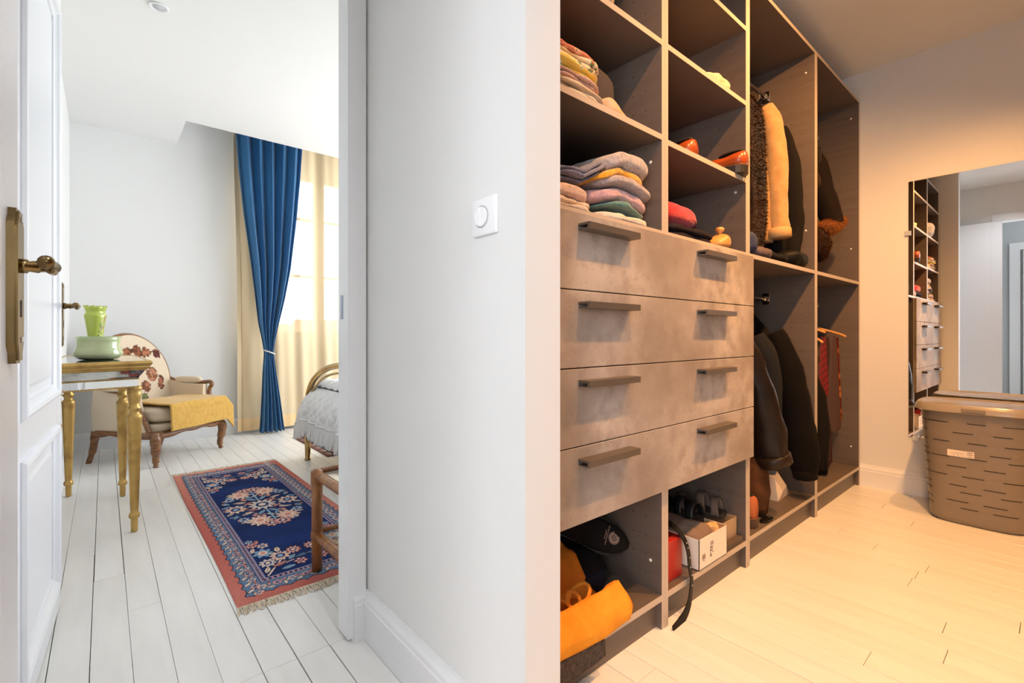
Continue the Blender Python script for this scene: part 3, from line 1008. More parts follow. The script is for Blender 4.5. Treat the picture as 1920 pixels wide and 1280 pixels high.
# white laundry bag on the third shelf (also seen in the mirror)
tag(soft('linen_bag', (0.81, 0.850, 1.9035), (1.24, 1.28, 2.10), mat('white_linen', (224, 212, 200), 0.9, bump=0.4, bscale=40), e=2.6, n=16, amp=0.03, freq=9, seed=6), 'white crumpled linen bag on the upper shelf beside the partition', 'bag')

# right bay
tag(soft('crumpled_cloth', (1.70, 0.856, 1.9035), (1.93, 1.05, 1.965), mat('cream_cotton', (226, 204, 164), 0.9, bump=0.3, bscale=90), e=2.4, n=14, amp=0.018, freq=18, seed=9,
         fn=lambda p: (p.x, p.y, p.z - 0.16 * max(0, p.x - 1.80) * (p.z - 1.9035) / 0.06)), 'cream cotton cloth crumpled on the upper right shelf', 'cloth')
tag(folded('red_sweater', 1.41, 1.715, 0.870, 1.16, 1.335, 0.088, 1, mat('red_wool', (196, 44, 52), 0.9, var=(170, 32, 46), vscale=60, bump=0.4, bscale=160, sheen=0.3), 0.008, 9, 3,
           lambda p: (p[0], p[1], p[2] - (0.045 * max(0, (p[0] - 1.60) / 0.1) ** 2 if p[2] > 1.37 else 0)), e=3.0, n=14), 'red wool sweater folded on the dark sweater', 'sweater')
tag(folded('navy_sweater', 1.42, 1.795, 0.866, 1.16, 1.2875, 0.048, 2, mat('navy_wool', (44, 36, 42), 0.95, var=(34, 28, 36), vscale=50, bump=0.5, bscale=160), 0.008, 10, 5), 'dark navy sweater under the red sweater', 'sweater')
st = thing('shoe_tree', 'pale wooden shoe tree with knob beside the dark sweater', 'shoe tree', (1.86, 0.88, 1.2875))
m_beech = mat('beech_wood', (214, 160, 92), 0.45, var=(196, 138, 74), vscale=6, vstretch=(1, 8, 8))
soft('toe_block', (1.795, 0.855, 1.2875), (1.905, 0.935, 1.352), m_beech, st, e=2.6, n=12, fn=lambda p: (p.x, p.y, p.z - 0.5 * max(0, 1.86 - p.x) * (p.z - 1.2875) / 0.06))
lathe('knob', [(0.006, 0), (0.007, 0.01), (0.016, 0.018), (0.018, 0.026), (0.012, 0.032), (0.0, 0.034)], (1.862, 0.895, 1.346), m_beech, st, 16)


# ================================================================== SHOES


def shoe(name, label, heel, yaw, L, W, H, m_up, m_sole, cat='shoe', group=None, heel_h=0.024, laces=False, pitch=0.0):
    t = thing(name, label, cat, heel, group)
    M = place(heel, yaw - math.pi / 2, pitch)
    prof = [(0.0, 0.55, 0.92, .15), (0.03, 0.80, 1.0, .0), (0.12, 0.90, 0.97, 0), (0.28, 0.86, 0.84, 0), (0.42, 0.84, 0.86, 0), (0.52, 0.92, 0.80, 0), (0.66, 1.0, 0.58, 0), (0.82, 0.95, 0.46, 0), (0.93, 0.70, 0.40, 0), (1.0, 0.22, 0.26, .1)]
    rings = []
    n = 18
    for k in range(28):
        s = k / 27
        w, hh, _ = interp(prof, s)
        ring = []
        for q in range(n):
            a = 2 * math.pi * q / n
            c, sn = math.cos(a), math.sin(a)
            x = W / 2 * w * math.copysign(abs(c) ** 0.75, c)
            z = heel_h + (H * hh) * (0.5 + 0.5 * math.copysign(abs(sn) ** 0.8, sn))
            if sn > 0:
                x *= 1 - 0.45 * sn * (1 if s < 0.5 else max(0, 1 - (s - 0.5) * 1.4))
            ring.append((x, L * s, z))
        rings.append(ring)
    v, f = loft_vf(rings)
    up = mesh('upper', v, f, m_up, t, smooth=True, M=M)
    # dark opening at the collar
    ring = [(W * 0.22 * math.cos(a), L * (0.21 + 0.17 * math.sin(a)), heel_h + H * (0.965 - 0.06 * math.sin(a))) for a in [2 * math.pi * k / 20 for k in range(20)]]
    top = [(x * 1.0, y, z + 0.004) for x, y, z in ring]
    v, f = loft_vf([ring, top])
    mesh('opening', v, f, M_HOLE, up, smooth=False, M=M)
    # sole and heel
    def foot(k):
        out = []
        for q in range(28):
            a = 2 * math.pi * q / 28
            s = 0.5 - 0.5 * math.cos(a)
            w = interp(prof, s)[0]
            out.append((W / 2 * (w * 1.06) * (1 if math.sin(a) >= 0 else -1) * (abs(math.sin(a)) ** 0.35), L * (s * 1.03 - 0.015)))
        return out
    pl = foot(1)
    v, f = prism_vf(pl, heel_h - 0.008, heel_h + 0.006)
    so = mesh('sole', v, f, m_sole, t, M=M)
    hp = [(x, y) for x, y in pl if y < L * 0.27]
    hp.sort(key=lambda p: math.atan2(p[1] - L * 0.12, p[0]))
    v, f = prism_vf(hp, 0.0, heel_h - 0.008)
    mesh('heel', v, f, m_sole, so, M=M)
    v, f = tube_vf([(x * 1.0, y, heel_h + 0.007) for x, y in pl + [pl[0]]], 0.0016, 5)
    mesh('welt', v, f, mat('welt_thread', (150, 92, 60), 0.6), so, M=M)
    if laces:
        m_l = mat('shoe_lace', (58, 34, 24), 0.8)
        for q in range(4):
            s = 0.44 + 0.05 * q
            zt = heel_h + H * interp(prof, s)[1] + 0.002
            v, f = tube_vf([(-0.02, L * s, zt - 0.006), (0, L * (s + .01), zt + 0.001), (0.02, L * s, zt - 0.006)], 0.0018, 6)
            mesh('lace', v, f, m_l, up, True, M=M)
    return t


m_tan = mat('tan_leather', (178, 84, 32), 0.28, var=(140, 58, 22), vscale=9, coat=0.3)
m_dark_sole = mat('black_rubber', (32, 27, 24), 0.45)
m_darkshoe = mat('dark_leather_golden_glint', (78, 62, 40), 0.25, 0.3, var=(110, 90, 56), vscale=10)  # bronze tone paints a golden highlight into dark leather
S3 = 1.5895
GS = 'shoes on the shelf above the drawers'
shoe('leather_shoe', 'tan leather lace-up shoe with its heel over the shelf edge', (1.925, 0.818, S3), R(94), 0.285, 0.10, 0.068, m_tan, m_dark_sole, group=GS, laces=True)
shoe('leather_shoe', 'tan leather shoe set further back in the middle of the shelf', (1.675, 0.898, S3), R(92), 0.285, 0.098, 0.072, m_tan, m_dark_sole, group=GS, laces=True)
shoe('dark_shoe', 'dark leather shoe with painted golden highlight at the left end of the shoe shelf', (1.448, 0.90, S3), R(86), 0.27, 0.09, 0.105, m_darkshoe, m_dark_sole, group=GS)
o = tube('loose_lace', [(1.945, 0.845, 1.5925), (1.957, 0.832, 1.5915), (1.962, 0.8425, 1.575), (1.968, 0.8425, 1.55), (1.971, 0.8425, 1.53)], 0.0012, mat('lace_brown', (74, 42, 28), 0.8), None, 6)
tag(o, 'thin brown shoelace hanging over the shelf front', 'shoelace')
shoe('ankle_boot', 'tan suede boot with brown sole on the hanging unit floor', (2.138, 0.866, 0.1185), R(95), 0.27, 0.095, 0.10, mat('tan_suede', (176, 96, 52), 0.8, bump=0.2, bscale=120), mat('brown_rubber', (74, 50, 36), 0.6), cat='boot', heel_h=0.035)

# ================================================================== BOTTOM LEFT COMPARTMENT
B0 = 0.1125
m_orange = mat('orange_cotton', (236, 160, 48), 0.85, var=(226, 146, 38), vscale=20, bump=0.35, bscale=140)
m_orange2 = mat('orange_organza', (216, 132, 30), 0.8, bump=0.2, bscale=120)
ob = thing('orange_bag', 'bright orange cloth bag with a bow lying open over the bottom shelf', 'bag', (1.0, 0.95, B0))


def front_band(u, v):
    x = 0.79 + 0.425 * u
    n = noise.noise(Vector((u * 4, v * 3, 1.7)))
    z = 0.118 + 0.088 * v - 0.012 * (1 - v) * u + 0.006 * n + (0.015 * max(0, 0.12 - u) / 0.12)
    y = 0.838 + 0.045 * v ** 2 - 0.010 * math.sin(v * 3.1) + 0.004 * n
    if u > 0.92:
        z -= 0.03 * (u - 0.92) / 0.08 * v
        y += 0.02 * (u - 0.92) / 0.08
    return (x, y, z)


grid('cuff', front_band, 40, 14, m_orange, ob, 0.006)


def bag_body(u, v):
    x = 0.79 + (0.40 - 0.05 * v) * u
    n = noise.noise(Vector((u * 5, v * 6, 5.1)))
    n2 = noise.noise(Vector((u * 12, v * 9, 2.1)))
    y = 0.884 + 0.24 * v
    z = 0.200 - 0.085 * math.sin(min(1, v * 1.6) * math.pi) + 0.075 * v + 0.018 * n + 0.006 * n2
    return (x, y, max(z, B0 + 0.006))


grid('body', bag_body, 40, 26, m_orange2, ob, 0.003)


def bag_flap(u, v):
    x = 0.79 + (0.355 - 0.03 * v) * u
    n = noise.noise(Vector((u * 6, v * 4, 9.1)))
    return (x, 1.03 + 0.06 * v + 0.01 * n, 0.185 + 0.095 * v + 0.012 * n)


grid('flap', bag_flap, 30, 10, m_orange, ob, 0.006)
for k in range(2):
    grid('flap_fold', (lambda kk: (lambda u, v: (0.79 + 0.37 * u, 0.985 + 0.02 * kk + 0.03 * v + 0.004 * math.sin(u * 9 + kk), 0.155 + 0.03 * kk + 0.025 * v + 0.005 * math.sin(u * 14 + kk))))(k), 24, 4, m_orange2, ob, 0.003)
for sgn, ln in ((1, 0.085), (0.6, 0.06), (-0.9, 0.075)):
    pts = []
    for k in range(13):
        a = 2 * math.pi * k / 12
        pts.append((1.0 + sgn * ln * (0.5 - 0.5 * math.cos(a)), 0.915 + 0.02 * math.sin(a), 0.182 + 0.014 * math.sin(a) + 0.03 * abs(sgn) * (0.5 - 0.5 * math.cos(a))))
    tube('bow_loop', pts, 0.006, m_orange2, ob, 8, flat=0.2)


def wool(u, v):
    x = 0.80 + 0.26 * u
    n = noise.noise(Vector((u * 5, v * 4, 3.3)))
    z = 0.1155 - 0.062 * v * (1.0 - 0.35 * abs(u - 0.55)) + 0.003 * n
    return (x + 0.01 * n, 0.8405 - 0.008 * v + 0.003 * n, z)


tag(grid('wool_scarf', wool, 24, 8, mat('grey_wool', (84, 76, 72), 0.95, var=(60, 54, 52), vscale=90, bump=0.6, bscale=200), None, 0.004), 'dark grey wool scarf hanging over the shelf edge under the orange bag', 'scarf')


def slipper(label, M, m, crest=False):
    t = thing('slipper', label, 'slipper', M.translation, 'black slippers in the bottom compartment')
    rings = []
    n = 24
    for k in range(18):
        s = k / 17
        w = 0.052 * (1 - (max(0, s - 0.55) / 0.47) ** 2.4) ** 0.5 if s > 0.55 else 0.044 + 0.008 * s / 0.55
        hgt = 0.012 + 0.045 * (math.sin(max(0, min(1, (s - 0.40) / 0.45)) * math.pi / 2) * (1 - max(0, s - 0.8) * 2.8))
        ring = []
        for q in range(n):
            a = 2 * math.pi * q / n
            c, sn = math.cos(a), math.sin(a)
            ring.append((w * math.copysign(abs(c) ** 0.6, c), 0.27 * s, hgt * max(0, sn) ** 0.7 if sn > 0 else -0.006 * (-sn) ** 0.5))
        rings.append(ring)
    v, f = loft_vf(rings)
    mesh('upper', v, f, m, t, smooth=True, M=M)
    ol = [(w * 1.08, y) for w, y in [(0.036, 0.0), (0.046, 0.03), (0.047, 0.12), (0.054, 0.18), (0.048, 0.235), (0.03, 0.268), (0.0, 0.279)]]
    poly = ol + [(-x, y) for x, y in ol[::-1][1:]]
    v, f = prism_vf(poly[::-1], -0.018, -0.005)
    mesh('sole', v, f, m_dark_sole, t, M=M)
    if crest:
        m_th = mat('silver_thread', (190, 164, 150), 0.6)
        C = M @ Matrix.Translation((0, 0.205, 0.0575)) @ Matrix.Rotation(R(-3), 4, 'X')
        parts = []
        pts = [(0.0125 * math.cos(a), 0.0125 * math.sin(a), 0) for a in [2 * math.pi * k / 24 for k in range(25)]]
        parts.append(tube_vf(pts, 0.0012, 5))
        for k in range(16):
            a = 2 * math.pi * k / 16
            if 2.0 < a < 3.2:
                continue
            cx, cy = 0.0165 * math.cos(a), 0.0165 * math.sin(a)
            parts.append(tube_vf([(cx + 0.0028 * math.cos(b), cy + 0.0028 * math.sin(b), 0) for b in [2 * math.pi * q / 8 for q in range(9)]], 0.0008, 4))
        for k in range(5):
            y = -0.008 + 0.004 * k
            w = math.sqrt(max(0, 0.011 ** 2 - y * y))
            parts.append(tube_vf([(-w, y, 0), (-w * 0.3, y + 0.001, 0.0004), (w * 0.3, y - 0.001, 0.0004), (w, y, 0)], 0.0009, 4))
        v, f = join_vf(parts)
        mesh('embroidered_crest', v, f, m_th, t, True, M=C)
        rg_ = random.Random(12)
        parts = []
        for row, (y, x0, x1) in enumerate(((-0.027, -0.030, 0.030), (-0.034, -0.015, 0.014))):
            x = x0
            while x < x1:
                w = rg_.choice((0.0026, 0.0032, 0.0036))
                hh = 0.0042
                parts.append(tube_vf([(x, y, 0), (x + rg_.uniform(-.0004, .0004), y + hh, 0)], 0.0005, 4))
                parts.append(tube_vf([(x, y + hh * rg_.choice((0, .5, 1)), 0), (x + w * 0.7, y + hh * rg_.choice((0, .5, 1)), 0)], 0.0005, 4))
                x += w + 0.0012
        v, f = join_vf(parts)
        mesh('embroidered_lettering', v, f, m_th, t, False, M=C)
    return t


# the crested slipper stands on its side, its top turned to the viewer
def basis(loc, toe, top):
    y = Vector(toe).normalized()
    z = Vector(top)
    z = (z - y * z.dot(y)).normalized()
    x = y.cross(z)
    m = Matrix((x, y, z)).transposed().to_4x4()
    m.translation = loc
    return m


slipper('black slipper with a silver embroidered crest leaning on the shelf side', basis((1.165, 1.14, 0.335), (0.72, -0.58, -0.40), (-0.45, -0.80, 0.38)), M_BLACK, True)
slipper('plain black slipper under the crested slipper', basis((1.05, 1.13, 0.25), (0.82, -0.40, -0.36), (-0.20, -0.55, 0.80)), mat('black_velvet', (22, 20, 24), 0.9))
tag(soft('navy_pouch', (1.12, 0.97, B0), (1.30, 1.22, B0 + 0.085), mat('navy_felt', (26, 27, 38), 0.95, bump=0.3, bscale=100), e=2.8, n=10, amp=0.01, freq=10, seed=2), 'dark navy felt pouch on the bottom shelf behind the orange bag', 'pouch')

# ================================================================== BOTTOM MIDDLE COMPARTMENT
m_card = mat('white_card', (232, 224, 212), 0.7)
m_kraft = mat('kraft_inside', (188, 148, 104), 0.8)


def open_box(name, label, lo, hi, m_out, m_in, cat='shoebox', t=0.0025):
    r = thing(name, label, cat, ((lo[0] + hi[0]) / 2, (lo[1] + hi[1]) / 2, lo[2]))
    x0, y0, z0 = lo
    x1, y1, z1 = hi
    boxes('carton', [((x0, y0, z0), (x1, y1, z0 + t)), ((x0, y0, z0), (x1, y0 + t, z1)), ((x0, y1 - t, z0), (x1, y1, z1)), ((x0, y0, z0), (x0 + t, y1, z1)), ((x1 - t, y0, z0), (x1, y1, z1))], m_out, r)
    e = 0.0006
    boxes('lining', [((x0 + t, y0 + t, z0 + t), (x1 - t, y0 + t + e, z1 - 0.001)), ((x0 + t, y1 - t - e, z0 + t), (x1 - t, y1 - t, z1 - 0.001)),
                     ((x0 + t, y0 + t, z0 + t), (x0 + t + e, y1 - t, z1 - 0.001)), ((x1 - t - e, y0 + t, z0 + t), (x1 - t, y1 - t, z1 - 0.001))], m_in, r)
    return r


sb = open_box('shoe_box', 'open white cardboard shoe box with printed labels on the bottom shelf', (1.600, 0.843, B0), (1.812, 1.15, 0.222), m_card, m_kraft)
pr_ = []
for q in range(9):
    pr_.append(((1.621 + 0.0028 * q, 0.8425, 0.146), (1.6222 + 0.0028 * q + 0.0006 * (q % 2), 0.843, 0.162)))
pr_.append(((1.621, 0.8425, 0.1635), (1.643, 0.843, 0.165)))
pr_.append(((1.626, 0.8425, 0.140), (1.642, 0.843, 0.1425)))
boxes('barcode', pr_, mat('grey_print', (150, 128, 106), 0.7), sb)
pp = [((1.680, 0.8425, 0.140), (1.6835, 0.843, 0.176)), ((1.6835, 0.8425, 0.172), (1.699, 0.843, 0.176))]
for q in range(4):
    pp.append(((1.682, 0.8425, 0.181 + 0.004 * q), (1.706 - 0.002 * (q % 2), 0.843, 0.1823 + 0.004 * q)))
pp += [((1.687, 0.8425, 0.160), (1.694, 0.843, 0.165)), ((1.694, 0.8425, 0.164), (1.698, 0.843, 0.169)), ((1.686, 0.8425, 0.141), (1.691, 0.843, 0.149)), ((1.697, 0.8425, 0.153), (1.704, 0.843, 0.157))]
boxes('printed_symbols', pp, m_ink, sb)
tag(soft('shoe_bag', (1.606, 0.852, B0 + 0.004), (1.775, 1.10, 0.236), mat('taupe_cotton', (132, 112, 98), 0.9, bump=0.3, bscale=110), e=3.2, n=16, amp=0.012, freq=13, seed=13), 'taupe cotton shoe bag inside the white shoe box', 'shoe bag')
tag(soft('tissue_paper', (1.755, 0.853, 0.17), (1.804, 0.93, 0.226), mat('tissue', (224, 178, 124), 0.9), e=2.2, n=10, amp=0.012, freq=40, seed=2), 'crumpled tissue paper in the corner of the white shoe box', 'tissue paper')
sb2 = open_box('shoe_box', 'brown cardboard box full of sandals beside the white shoe box', (1.822, 0.878, B0), (1.975, 1.20, 0.205), mat('brown_card', (176, 150, 122), 0.8), m_kraft)
tag(box('box_lid', (1.83, 0.852, B0), (1.972, 0.876, 0.132), mat('dark_card', (88, 74, 64), 0.7), None, 0.001), 'flat dark box lid lying in front of the brown box', 'box lid')
# sandals
m_strap = mat('dark_brown_strap', (52, 42, 36), 0.7)
for lab, bx, by, rz, mm in (('sandal with wide taupe straps lying on the brown box, right one', 1.925, 0.905, R(12), mat('taupe_strap', (112, 96, 84), 0.85, bump=0.5, bscale=160)),
                            ('black sandal with grey edged straps lying on the brown box, left one', 1.795, 0.935, R(-6), mat('black_strap', (24, 22, 22), 0.5))):
    t = thing('sandal', lab, 'sandal', (bx, by, 0.205), 'sandals on the brown box')
    M = place((bx, by, 0.212), rz)
    ol = [(0.030, 0.0), (0.034, 0.03), (0.036, 0.10), (0.043, 0.17), (0.038, 0.225), (0.0, 0.255)]
    v, f = prism_vf((ol + [(-x, y) for x, y in ol[::-1][1:]] + [])[::-1], -0.007, 0.012)
    mesh('footbed', v, f, m_strap, t, M=M)
    for y0, w, hh in ((0.012, 0.030, 0.062), (0.065, 0.032, 0.072), (0.15, 0.034, 0.052)):
        grid('strap', (lambda y0, w, hh: (lambda u, q: ((0.042) * math.cos(math.pi * u), y0 + w * q + 0.01 * math.sin(math.pi * u), 0.004 + hh * math.sin(math.pi * u) ** 0.8)))(y0, w, hh), 16, 3, mm, t, 0.004, M=M)
tag(soft('leather_bag', (1.42, 1.06, B0), (1.60, 1.38, 0.32), mat('black_leather', (20, 18, 18), 0.5), e=2.5, n=14, amp=0.035, freq=11, seed=8), 'black leather bag at the back of the bottom compartment', 'bag')
tag(box('red_box', (1.415, 0.872, B0), (1.535, 1.04, 0.248), mat('red_lacquered_card', (176, 42, 34), 0.35), None, 0.002), 'red gift box standing next to the black belt', 'box')
# belt
bl = thing('belt', 'black studded leather belt hanging from the bottom shelf down to the floor', 'belt', (1.40, 0.82, 0))
bp = [(1.47, 1.02, 0.268), (1.49, 0.96, 0.285), (1.515, 0.90, 0.283), (1.527, 0.862, 0.245), (1.530, 0.846, 0.20), (1.525, 0.838, 0.155), (1.530, 0.834, 0.115), (1.522, 0.832, 0.075), (1.505, 0.829, 0.040), (1.47, 0.825, 0.016), (1.43, 0.822, 0.006), (1.388, 0.820, 0.004)]


def catmull(P, n):
    P = [Vector(p) for p in P]
    out = []
    for i in range(len(P) - 1):
        p0, p1, p2, p3 = P[max(i - 1, 0)], P[i], P[i + 1], P[min(i + 2, len(P) - 1)]
        for k in range(n):
            t = k / n
            out.append(0.5 * ((2 * p1) + (p2 - p0) * t + (2 * p0 - 5 * p1 + 4 * p2 - p3) * t * t + (3 * p1 - p0 - 3 * p2 + p3) * t ** 3))
    out.append(P[-1])
    return out


bpts = catmull(bp, 6)
rings = []
for i, p in enumerate(bpts):
    t_ = (bpts[min(i + 1, len(bpts) - 1)] - bpts[max(i - 1, 0)]).normalized()
    nrm = Vector((0.25, -1, 0.25)).normalized()
    side = t_.cross(nrm).normalized()
    nrm = side.cross(t_).normalized()
    w = 0.015 if i < len(bpts) - 8 else 0.015 - 0.0009 * (i - len(bpts) + 8)
    rings.append([p + side * w + nrm * 0.0016, p - side * w + nrm * 0.0016, p - side * w - nrm * 0.0016, p + side * w - nrm * 0.0016])
v, f = loft_vf(rings)
mesh('strap', v, f, mat('black_belt_leather', (11, 9, 8), 0.55, spec=0.25), bl)
for i in (20, 22, 26, 30, 34, 39):
    p = bpts[i]
    lathe('stud', [(0.0035, 0), (0.003, 0.002), (0, 0.003)], (0, 0, 0), M_CHROME, bl, 8, M=place((p.x, p.y - 0.0025, p.z), 0, R(90)))

# ================================================================== HANGING CLOTHES


def garment_body(prof, xc, n=36, rings=30, wr=0.012, freq=7.0, seed=0.0, twist=None, e=2.6):
    """prof rows: z, y_front, y_back, half thickness, x shift"""
    prof = sorted(prof)
    out = []
    z0, z1 = prof[0][0], prof[-1][0]
    for k in range(rings + 1):
        z = z0 + (z1 - z0) * k / rings
        yf, yb, th, dx = interp(prof, z)
        ring = []
        for q in range(n):
            a = 2 * math.pi * q / n
            c, s = math.cos(a), math.sin(a)
            x = th * math.copysign(abs(c) ** (2 / e), c)
            y = (yb - yf) / 2 * math.copysign(abs(s) ** (2 / e), s)
            w = wr * (noise.noise(Vector((c * 2.2 + seed, s * freq, z * 2.2 + seed))) + 0.35 * noise.noise(Vector((c * 5 + seed, s * freq * 2, z * 6))))
            fall = min(1, (z1 - z) / 0.2 + 0.15)
            ring.append((xc + dx + x + w * fall * (0.3 + abs(c)), (yf + yb) / 2 + y + 0.5 * w * fall * s, z))
        out.append(ring)
    return out


def garment(name, label, cat, prof, xc, m, group, seed=0.0, wr=0.012, sleeve=None, sm=None, cuff=None, e=2.6):
    zt = max(p[0] for p in prof)
    t = thing(name, label, cat, (xc, 1.085, min(p[0] for p in prof)), group)
    v, f = loft_vf(garment_body(prof, xc, wr=wr, seed=seed, e=e))
    mesh('body', v, f, m, t, smooth=True)
    if sleeve:
        pts = catmull([p[:3] for p in sleeve], 6)
        rad = []
        for i in range(len(pts)):
            s = i / 6
            a = int(min(s, len(sleeve) - 1.001))
            k = s - a
            rad.append(sleeve[a][3] * (1 - k) + sleeve[min(a + 1, len(sleeve) - 1)][3] * k)
        rings = []
        for i, p in enumerate(pts):
            tn = (pts[min(i + 1, len(pts) - 1)] - pts[max(i - 1, 0)]).normalized()
            ax = Vector((1, 0, 0))
            ax = (ax - tn * ax.dot(tn)).normalized()
            bx = tn.cross(ax)
            ring = []
            for q in range(20):
                a = 2 * math.pi * q / 20
                w = 1 + 0.20 * noise.noise(Vector((math.cos(a) * 1.6 + seed, math.sin(a) * 1.6, p.z * 9 + seed))) + 0.08 * noise.noise(Vector((math.cos(a) * 2.5 + seed, math.sin(a) * 2.5, p.z * 26 + seed)))
                ring.append(p + ax * (math.cos(a) * rad[i] * 0.8 * w) + bx * (math.sin(a) * rad[i] * w))
            rings.append(ring)
        v, f = loft_vf(rings)
        sl = mesh('sleeve', v, f, sm or m, t, smooth=True)
        if cuff:
            p = pts[-1]
            q = pts[-4]
            d = (p - q).normalized()
            v, f = tube_vf([p - d * 0.035, p - d * 0.03, p + d * 0.012, p + d * 0.016], [rad[-1] * 0.95, rad[-1] * 1.07, rad[-1] * 1.07, rad[-1] * 0.9], 16)
            mesh('cuff', v, f, cuff, sl, smooth=True)
    # hanger hook over the rod
    tube('hanger_hook', [(xc, 1.085, zt - 0.02), (xc, 1.085, zt + 0.03), (xc, 1.072, zt + 0.045), (xc, 1.075, zt + 0.072), (xc, 1.088, zt + 0.08), (xc, 1.102, zt + 0.068)], 0.002, M_CHROME, t, 6)
    return t


def fur_mat(name, a, b):
    return mat(name, a, 0.85, var=b, vscale=22, vstretch=(1, 1, 0.5), bump=1.0, bscale=130, bstretch=(1.5, 1.5, 0.5), sheen=0.15, contrast=(0.3, 0.7))


def fur_tufts(parent, surf_pts, m, length=0.018, seed=0):
    """short hair blades standing on the fur, one mesh"""
    rg_ = random.Random(seed)
    V, F = [], []
    for p, nrm in surf_pts:
        d = (nrm + Vector((rg_.uniform(-.7, .7), rg_.uniform(-.7, .7), rg_.uniform(-1.3, 0.1)))).normalized() * length * rg_.uniform(0.5, 1.2)
        s = d.cross(Vector((rg_.uniform(-1, 1), rg_.uniform(-1, 1), rg_.uniform(-1, 1)))).normalized() * 0.0012
        n = len(V)
        V += [p - s, p + s, p + d]
        F.append((n, n + 1, n + 2))
    o = mesh('hair', V, F, m, parent)
    o['kind'] = 'stuff'
    return o


def sample_surface(o, n, seed, keep=lambda p: True):
    rg_ = random.Random(seed)
    me = o.data
    polys = [q for q in me.polygons if keep(q.center) and len(q.vertices) == 4]
    out = []
    if not polys:
        return out
    areas = np.array([q.area for q in polys])
    pick = np.random.RandomState(seed).choice(len(polys), n, p=areas / areas.sum())
    for i in pick:
        q = polys[i]
        a, b, c, d = [me.vertices[k].co for k in q.vertices]
        u, w = rg_.random(), rg_.random()
        out.append(((a * (1 - u) + b * u) * (1 - w) + (d * (1 - u) + c * u) * w, q.normal))
    return out


GU = 'coats hanging in the upper compartment'
m_fur = fur_mat('dark_brown_fur', (50, 27, 14), (18, 10, 6))
t = garment('fur_coat', 'dark brown fur coat hanging at the left of the upper compartment', 'coat',
            [(1.33, 0.885, 1.26, 0.11, -0.02), (1.5, 0.878, 1.26, 0.115, 0), (1.8, 0.885, 1.255, 0.115, 0), (1.98, 0.90, 1.24, 0.105, 0), (2.06, 0.95, 1.20, 0.08, 0), (2.12, 1.03, 1.13, 0.045, 0), (2.19, 1.07, 1.10, 0.02, 0)],
            2.225, m_fur, GU, 1.0, 0.02, e=4.5)
bd = [c for c in t.children if c.name.startswith('body')][0]
fur_tufts(t, sample_surface(bd, 16000, 3, lambda p: p.y < 1.12), mat('brown_guard_hair', (56, 29, 14), 1.0, spec=0.05, var=(18, 9, 5), vscale=7), 0.016, 4)
garment('camel_coat', 'camel wool coat hanging between the fur coat and the dark jacket', 'coat',
        [(1.42, 0.955, 1.25, 0.05, 0), (1.7, 0.95, 1.25, 0.05, 0), (2.0, 0.955, 1.24, 0.045, 0), (2.09, 0.99, 1.19, 0.035, 0), (2.15, 1.05, 1.12, 0.025, 0), (2.19, 1.07, 1.10, 0.02, 0)],
        2.555, mat('camel_wool', (190, 150, 102), 0.9, var=(176, 136, 88), vscale=30, bump=0.25, bscale=150, sheen=0.3), GU, 2.2, 0.012,
        sleeve=[(2.555, 1.0, 2.10, 0.045), (2.56, 0.965, 2.00, 0.055), (2.565, 0.947, 1.8, 0.055), (2.57, 0.944, 1.6, 0.050), (2.575, 0.936, 1.45, 0.054)], cuff=mat('camel_cuff', (194, 156, 110), 0.85))
garment('dark_jacket', 'charcoal suit jacket hanging to the right of the camel coat', 'jacket',
        [(1.30, 0.93, 1.26, 0.06, 0), (1.6, 0.925, 1.26, 0.06, 0), (1.88, 0.93, 1.25, 0.055, 0), (1.98, 0.95, 1.23, 0.045, 0), (2.06, 1.0, 1.17, 0.035, 0), (2.19, 1.07, 1.10, 0.02, 0)],
        2.69, mat('charcoal_wool', (19, 15, 13), 0.9, bump=0.25, bscale=140), GU, 3.1, 0.012,
        sleeve=[(2.69, 0.985, 2.02, 0.045), (2.70, 0.945, 1.90, 0.055), (2.715, 0.925, 1.7, 0.055), (2.715, 0.922, 1.5, 0.05), (2.70, 0.93, 1.36, 0.046)])
t = garment('dark_coat', 'dark brown coat with fox fur cuff hanging by the mirror wall', 'coat',
            [(1.34, 0.97, 1.27, 0.08, 0), (1.7, 0.96, 1.26, 0.08, 0), (2.0, 0.97, 1.24, 0.07, 0), (2.10, 1.02, 1.17, 0.05, 0), (2.19, 1.07, 1.10, 0.02, 0)],
            3.20, mat('dark_brown_wool', (24, 16, 12), 0.9, bump=0.25, bscale=120), GU, 4.4, 0.014,
            sleeve=[(3.215, 1.0, 2.05, 0.055), (3.235, 0.955, 1.92, 0.062), (3.25, 0.93, 1.78, 0.06), (3.265, 0.90, 1.65, 0.055), (3.27, 0.885, 1.60, 0.052)])
m_fox = fur_mat('fox_fur', (150, 92, 44), (88, 50, 24))
v, f = join_vf([soft_vf((3.205, 0.905, 1.575), (0.055, 0.05, 0.035), 2.3, 10, 0.014, 24, 2), soft_vf((3.275, 0.895, 1.60), (0.055, 0.045, 0.030), 2.3, 10, 0.014, 24, 5), soft_vf((3.335, 0.890, 1.625), (0.042, 0.04, 0.034), 2.3, 10, 0.012, 24, 8)])
fc = mesh('fur_cuff', v, f, m_fox, t, True)
fur_tufts(t, sample_surface(fc, 6000, 5), mat('fox_guard_hair', (150, 92, 46), 1.0, spec=0.05), 0.02, 6)
fh = soft('fur_hem', (3.08, 0.88, 1.40), (3.245, 1.0, 1.56), m_fur, t, e=2.5, n=12, amp=0.02, freq=14, seed=7)
fur_tufts(t, sample_surface(fh, 4000, 7), mat('dark_guard_hair', (60, 34, 17), 1.0, spec=0.05), 0.018, 8)
fcol = soft('fur_collar', (3.16, 0.93, 1.78), (3.27, 1.05, 2.08), m_fur, t, e=2.6, n=12, amp=0.014, freq=14, seed=11)

